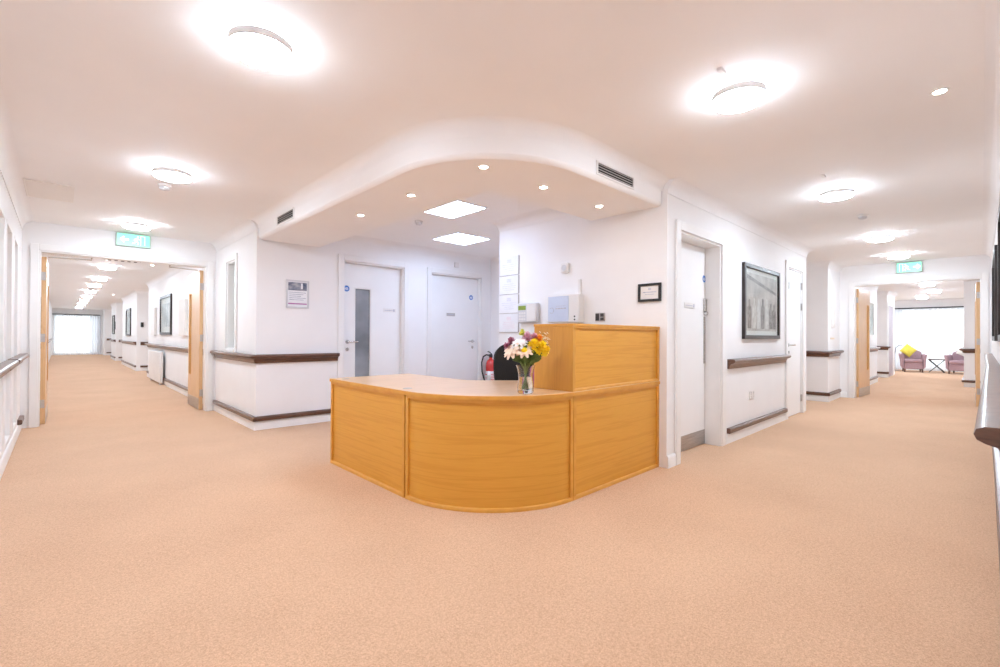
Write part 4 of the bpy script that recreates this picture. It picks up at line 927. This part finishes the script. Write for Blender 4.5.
# ------------------------------------------------------------------ lounge furniture
def armchair(label, loc, rz, group='mauve lounge armchairs'):
    t = thing('armchair', label, 'armchair', loc, group, rz=rz); t.scale = (.84, .84, .93)
    # local: front faces -y
    bm = B(); box(bm, -.27, .27, -.36, .24, .11, .33); obj('seat_base', bm, 'mauve', t, local=True, bevel=.02)
    bm = B(); box(bm, -.262, .262, -.39, .20, .332, .45); obj('seat_cushion', bm, 'mauve', t, local=True, bevel=.04, seg=4)
    for s in (-1, 1):
        bm = B(); rs = []
        for y in (-.37, -.2, .05, .28):
            g = .02 * (y > .2); rs.append([(s * (.272), y, .11), (s * (.275), y, .50), (s * (.30), y, .60 + g), (s * (.36), y, .63 + g), (s * (.40), y, .61 + g), (s * (.385), y, .56), (s * (.355), y, .40), (s * (.35), y, .20)])
        rings(bm, rs); obj('arm', bm, 'mauve', t, local=True, bevel=.012)
    bm = B(); rs = []
    for k in range(9):
        v = -1 + 2 * k / 8; x = .30 * v; top = .80 - .10 * v * v
        rs.append([(x, .245, .11), (x, .245, .45), (x, .27, top - .03), (x, .30, top), (x, .36, top - .02), (x, .36, .5), (x, .32, .11)])
    rings(bm, rs); obj('backrest', bm, 'mauve', t, local=True, bevel=.012)
    for sx in (-1, 1):
        for sy in (-.32, .27):
            bm = B(); tube(bm, [(sx * .25, sy, .11), (sx * .26, sy + (.01 if sy > 0 else -.01), 0)], .030, 8, .022); obj('leg', bm, 'darkleg', t, local=True)
    return t
A1 = armchair('mauve armchair with a yellow cushion, left one in the lounge', (20.3, 1.575, 0), radians(-90 + 10))
dup(A1, (20.25, .44, 0), radians(-90 - 10), 'mauve armchair with a pale cushion, right one in the lounge')
def cushion(label, mat, loc, rot):
    bm = B(); n = 10; s = .165
    def P(i, j, sg):
        u, v = -1 + 2 * i / n, -1 + 2 * j / n; b = max(0, (1 - u * u) * (1 - v * v)) ** .45
        k = 1 - .06 * (1 - abs(u * v)); return (s * u * k, sg * .055 * b, s * v * k)
    for sg in (1, -1):
        g = [[bm.verts.new(P(i, j, sg)) for j in range(n + 1)] for i in range(n + 1)]
        for i in range(n):
            for j in range(n): bm.faces.new((g[i][j], g[i + 1][j], g[i + 1][j + 1], g[i][j + 1]))
    bmesh.ops.remove_doubles(bm, verts=bm.verts, dist=1e-4)
    o = obj('cushion', bm, mat, local=True, smooth=70); o.location = loc; o.rotation_euler = rot; return tag(o, label, 'cushion', 'scatter cushions in the lounge')
cushion('yellow scatter cushion set cornerwise on the left armchair', 'yellowfab', (20.30, 1.68, .70), (radians(-14), radians(40), radians(-90 + 12)))
cushion('cream scatter cushion on the right armchair', 'creamfab', (20.27, .34, .70), (radians(-14), radians(30), radians(-90 - 12)))
t = thing('side_table', 'small folding side table with crossed legs between the armchairs', 'table', (20.45, 1.0, 0))
bm = B(); box(bm, 20.25, 20.65, .80, 1.20, .405, .435); obj('table_top', bm, 'darkleg', t, bevel=.004)
for x in (20.30, 20.60):
    for s in (-1, 1): bm = B(); tube(bm, [(x + s * .012, 1.0 + s * .18, .404), (x + s * .012, 1.0 - s * .18, 0.008)], .011, 8); obj('leg', bm, 'black', t)
# arc of a floor lamp at the left of the lounge window
t = thing('floor_lamp', 'thin dark floor lamp with arched arm left of the left armchair', 'lamp', (20.6, 2.05, 0))
bm = B(); lathe(bm, [(.13, 0), (.13, .015), (.02, .022)], (20.6, 2.05, 0)); obj('base', bm, 'chrome', t)
bm = B(); tube(bm, [(20.6, 2.05, .02), (20.6, 2.05, .55), (20.6, 2.02, .78), (20.6, 1.94, .86), (20.6, 1.85, .85)], .008, 8); obj('pole', bm, 'black', t)
bm = B(); lathe(bm, [(.03, .85), (.05, .82), (.06, .79)], (20.6, 1.83, 0), 16); obj('lamp_shade', bm, 'gplastic', t)

# ------------------------------------------------------------------ light, world, camera
w = bpy.data.worlds.new('daylight'); sc.world = w; w.use_nodes = True
bg = w.node_tree.nodes['Background']; bg.inputs[0].default_value = (.88, .94, 1., 1); bg.inputs[1].default_value = 2.6

cam = bpy.data.cameras.new('camera'); co = bpy.data.objects.new('camera', cam); COL.objects.link(co)
yaw, pit, rol = .8084, .0058, .0052
fw = Vector((cos(yaw) * cos(pit), sin(yaw) * cos(pit), sin(pit))); rt = Vector((sin(yaw), -cos(yaw), 0)); up = rt.cross(fw)
r2 = rt * cos(rol) + up * sin(rol); u2 = up * cos(rol) - rt * sin(rol)
mt = Matrix((r2, u2, -fw)).transposed().to_4x4(); mt.translation = Vector((0, 0, 1.1)); co.matrix_world = mt
cam.sensor_fit = 'HORIZONTAL'; cam.sensor_width = 36; cam.lens = 460. / 1000 * 36; cam.clip_start = .02; cam.clip_end = 200
sc.camera = co
sc.view_settings.view_transform = 'Standard'; sc.view_settings.look = 'None'; sc.view_settings.gamma = 1; sc.view_settings.use_curve_mapping = False
sc.view_settings.exposure = 0.0
sc.cycles.max_bounces = 14; sc.cycles.diffuse_bounces = 8; sc.cycles.transparent_max_bounces = 16; sc.cycles.sample_clamp_indirect = 6.
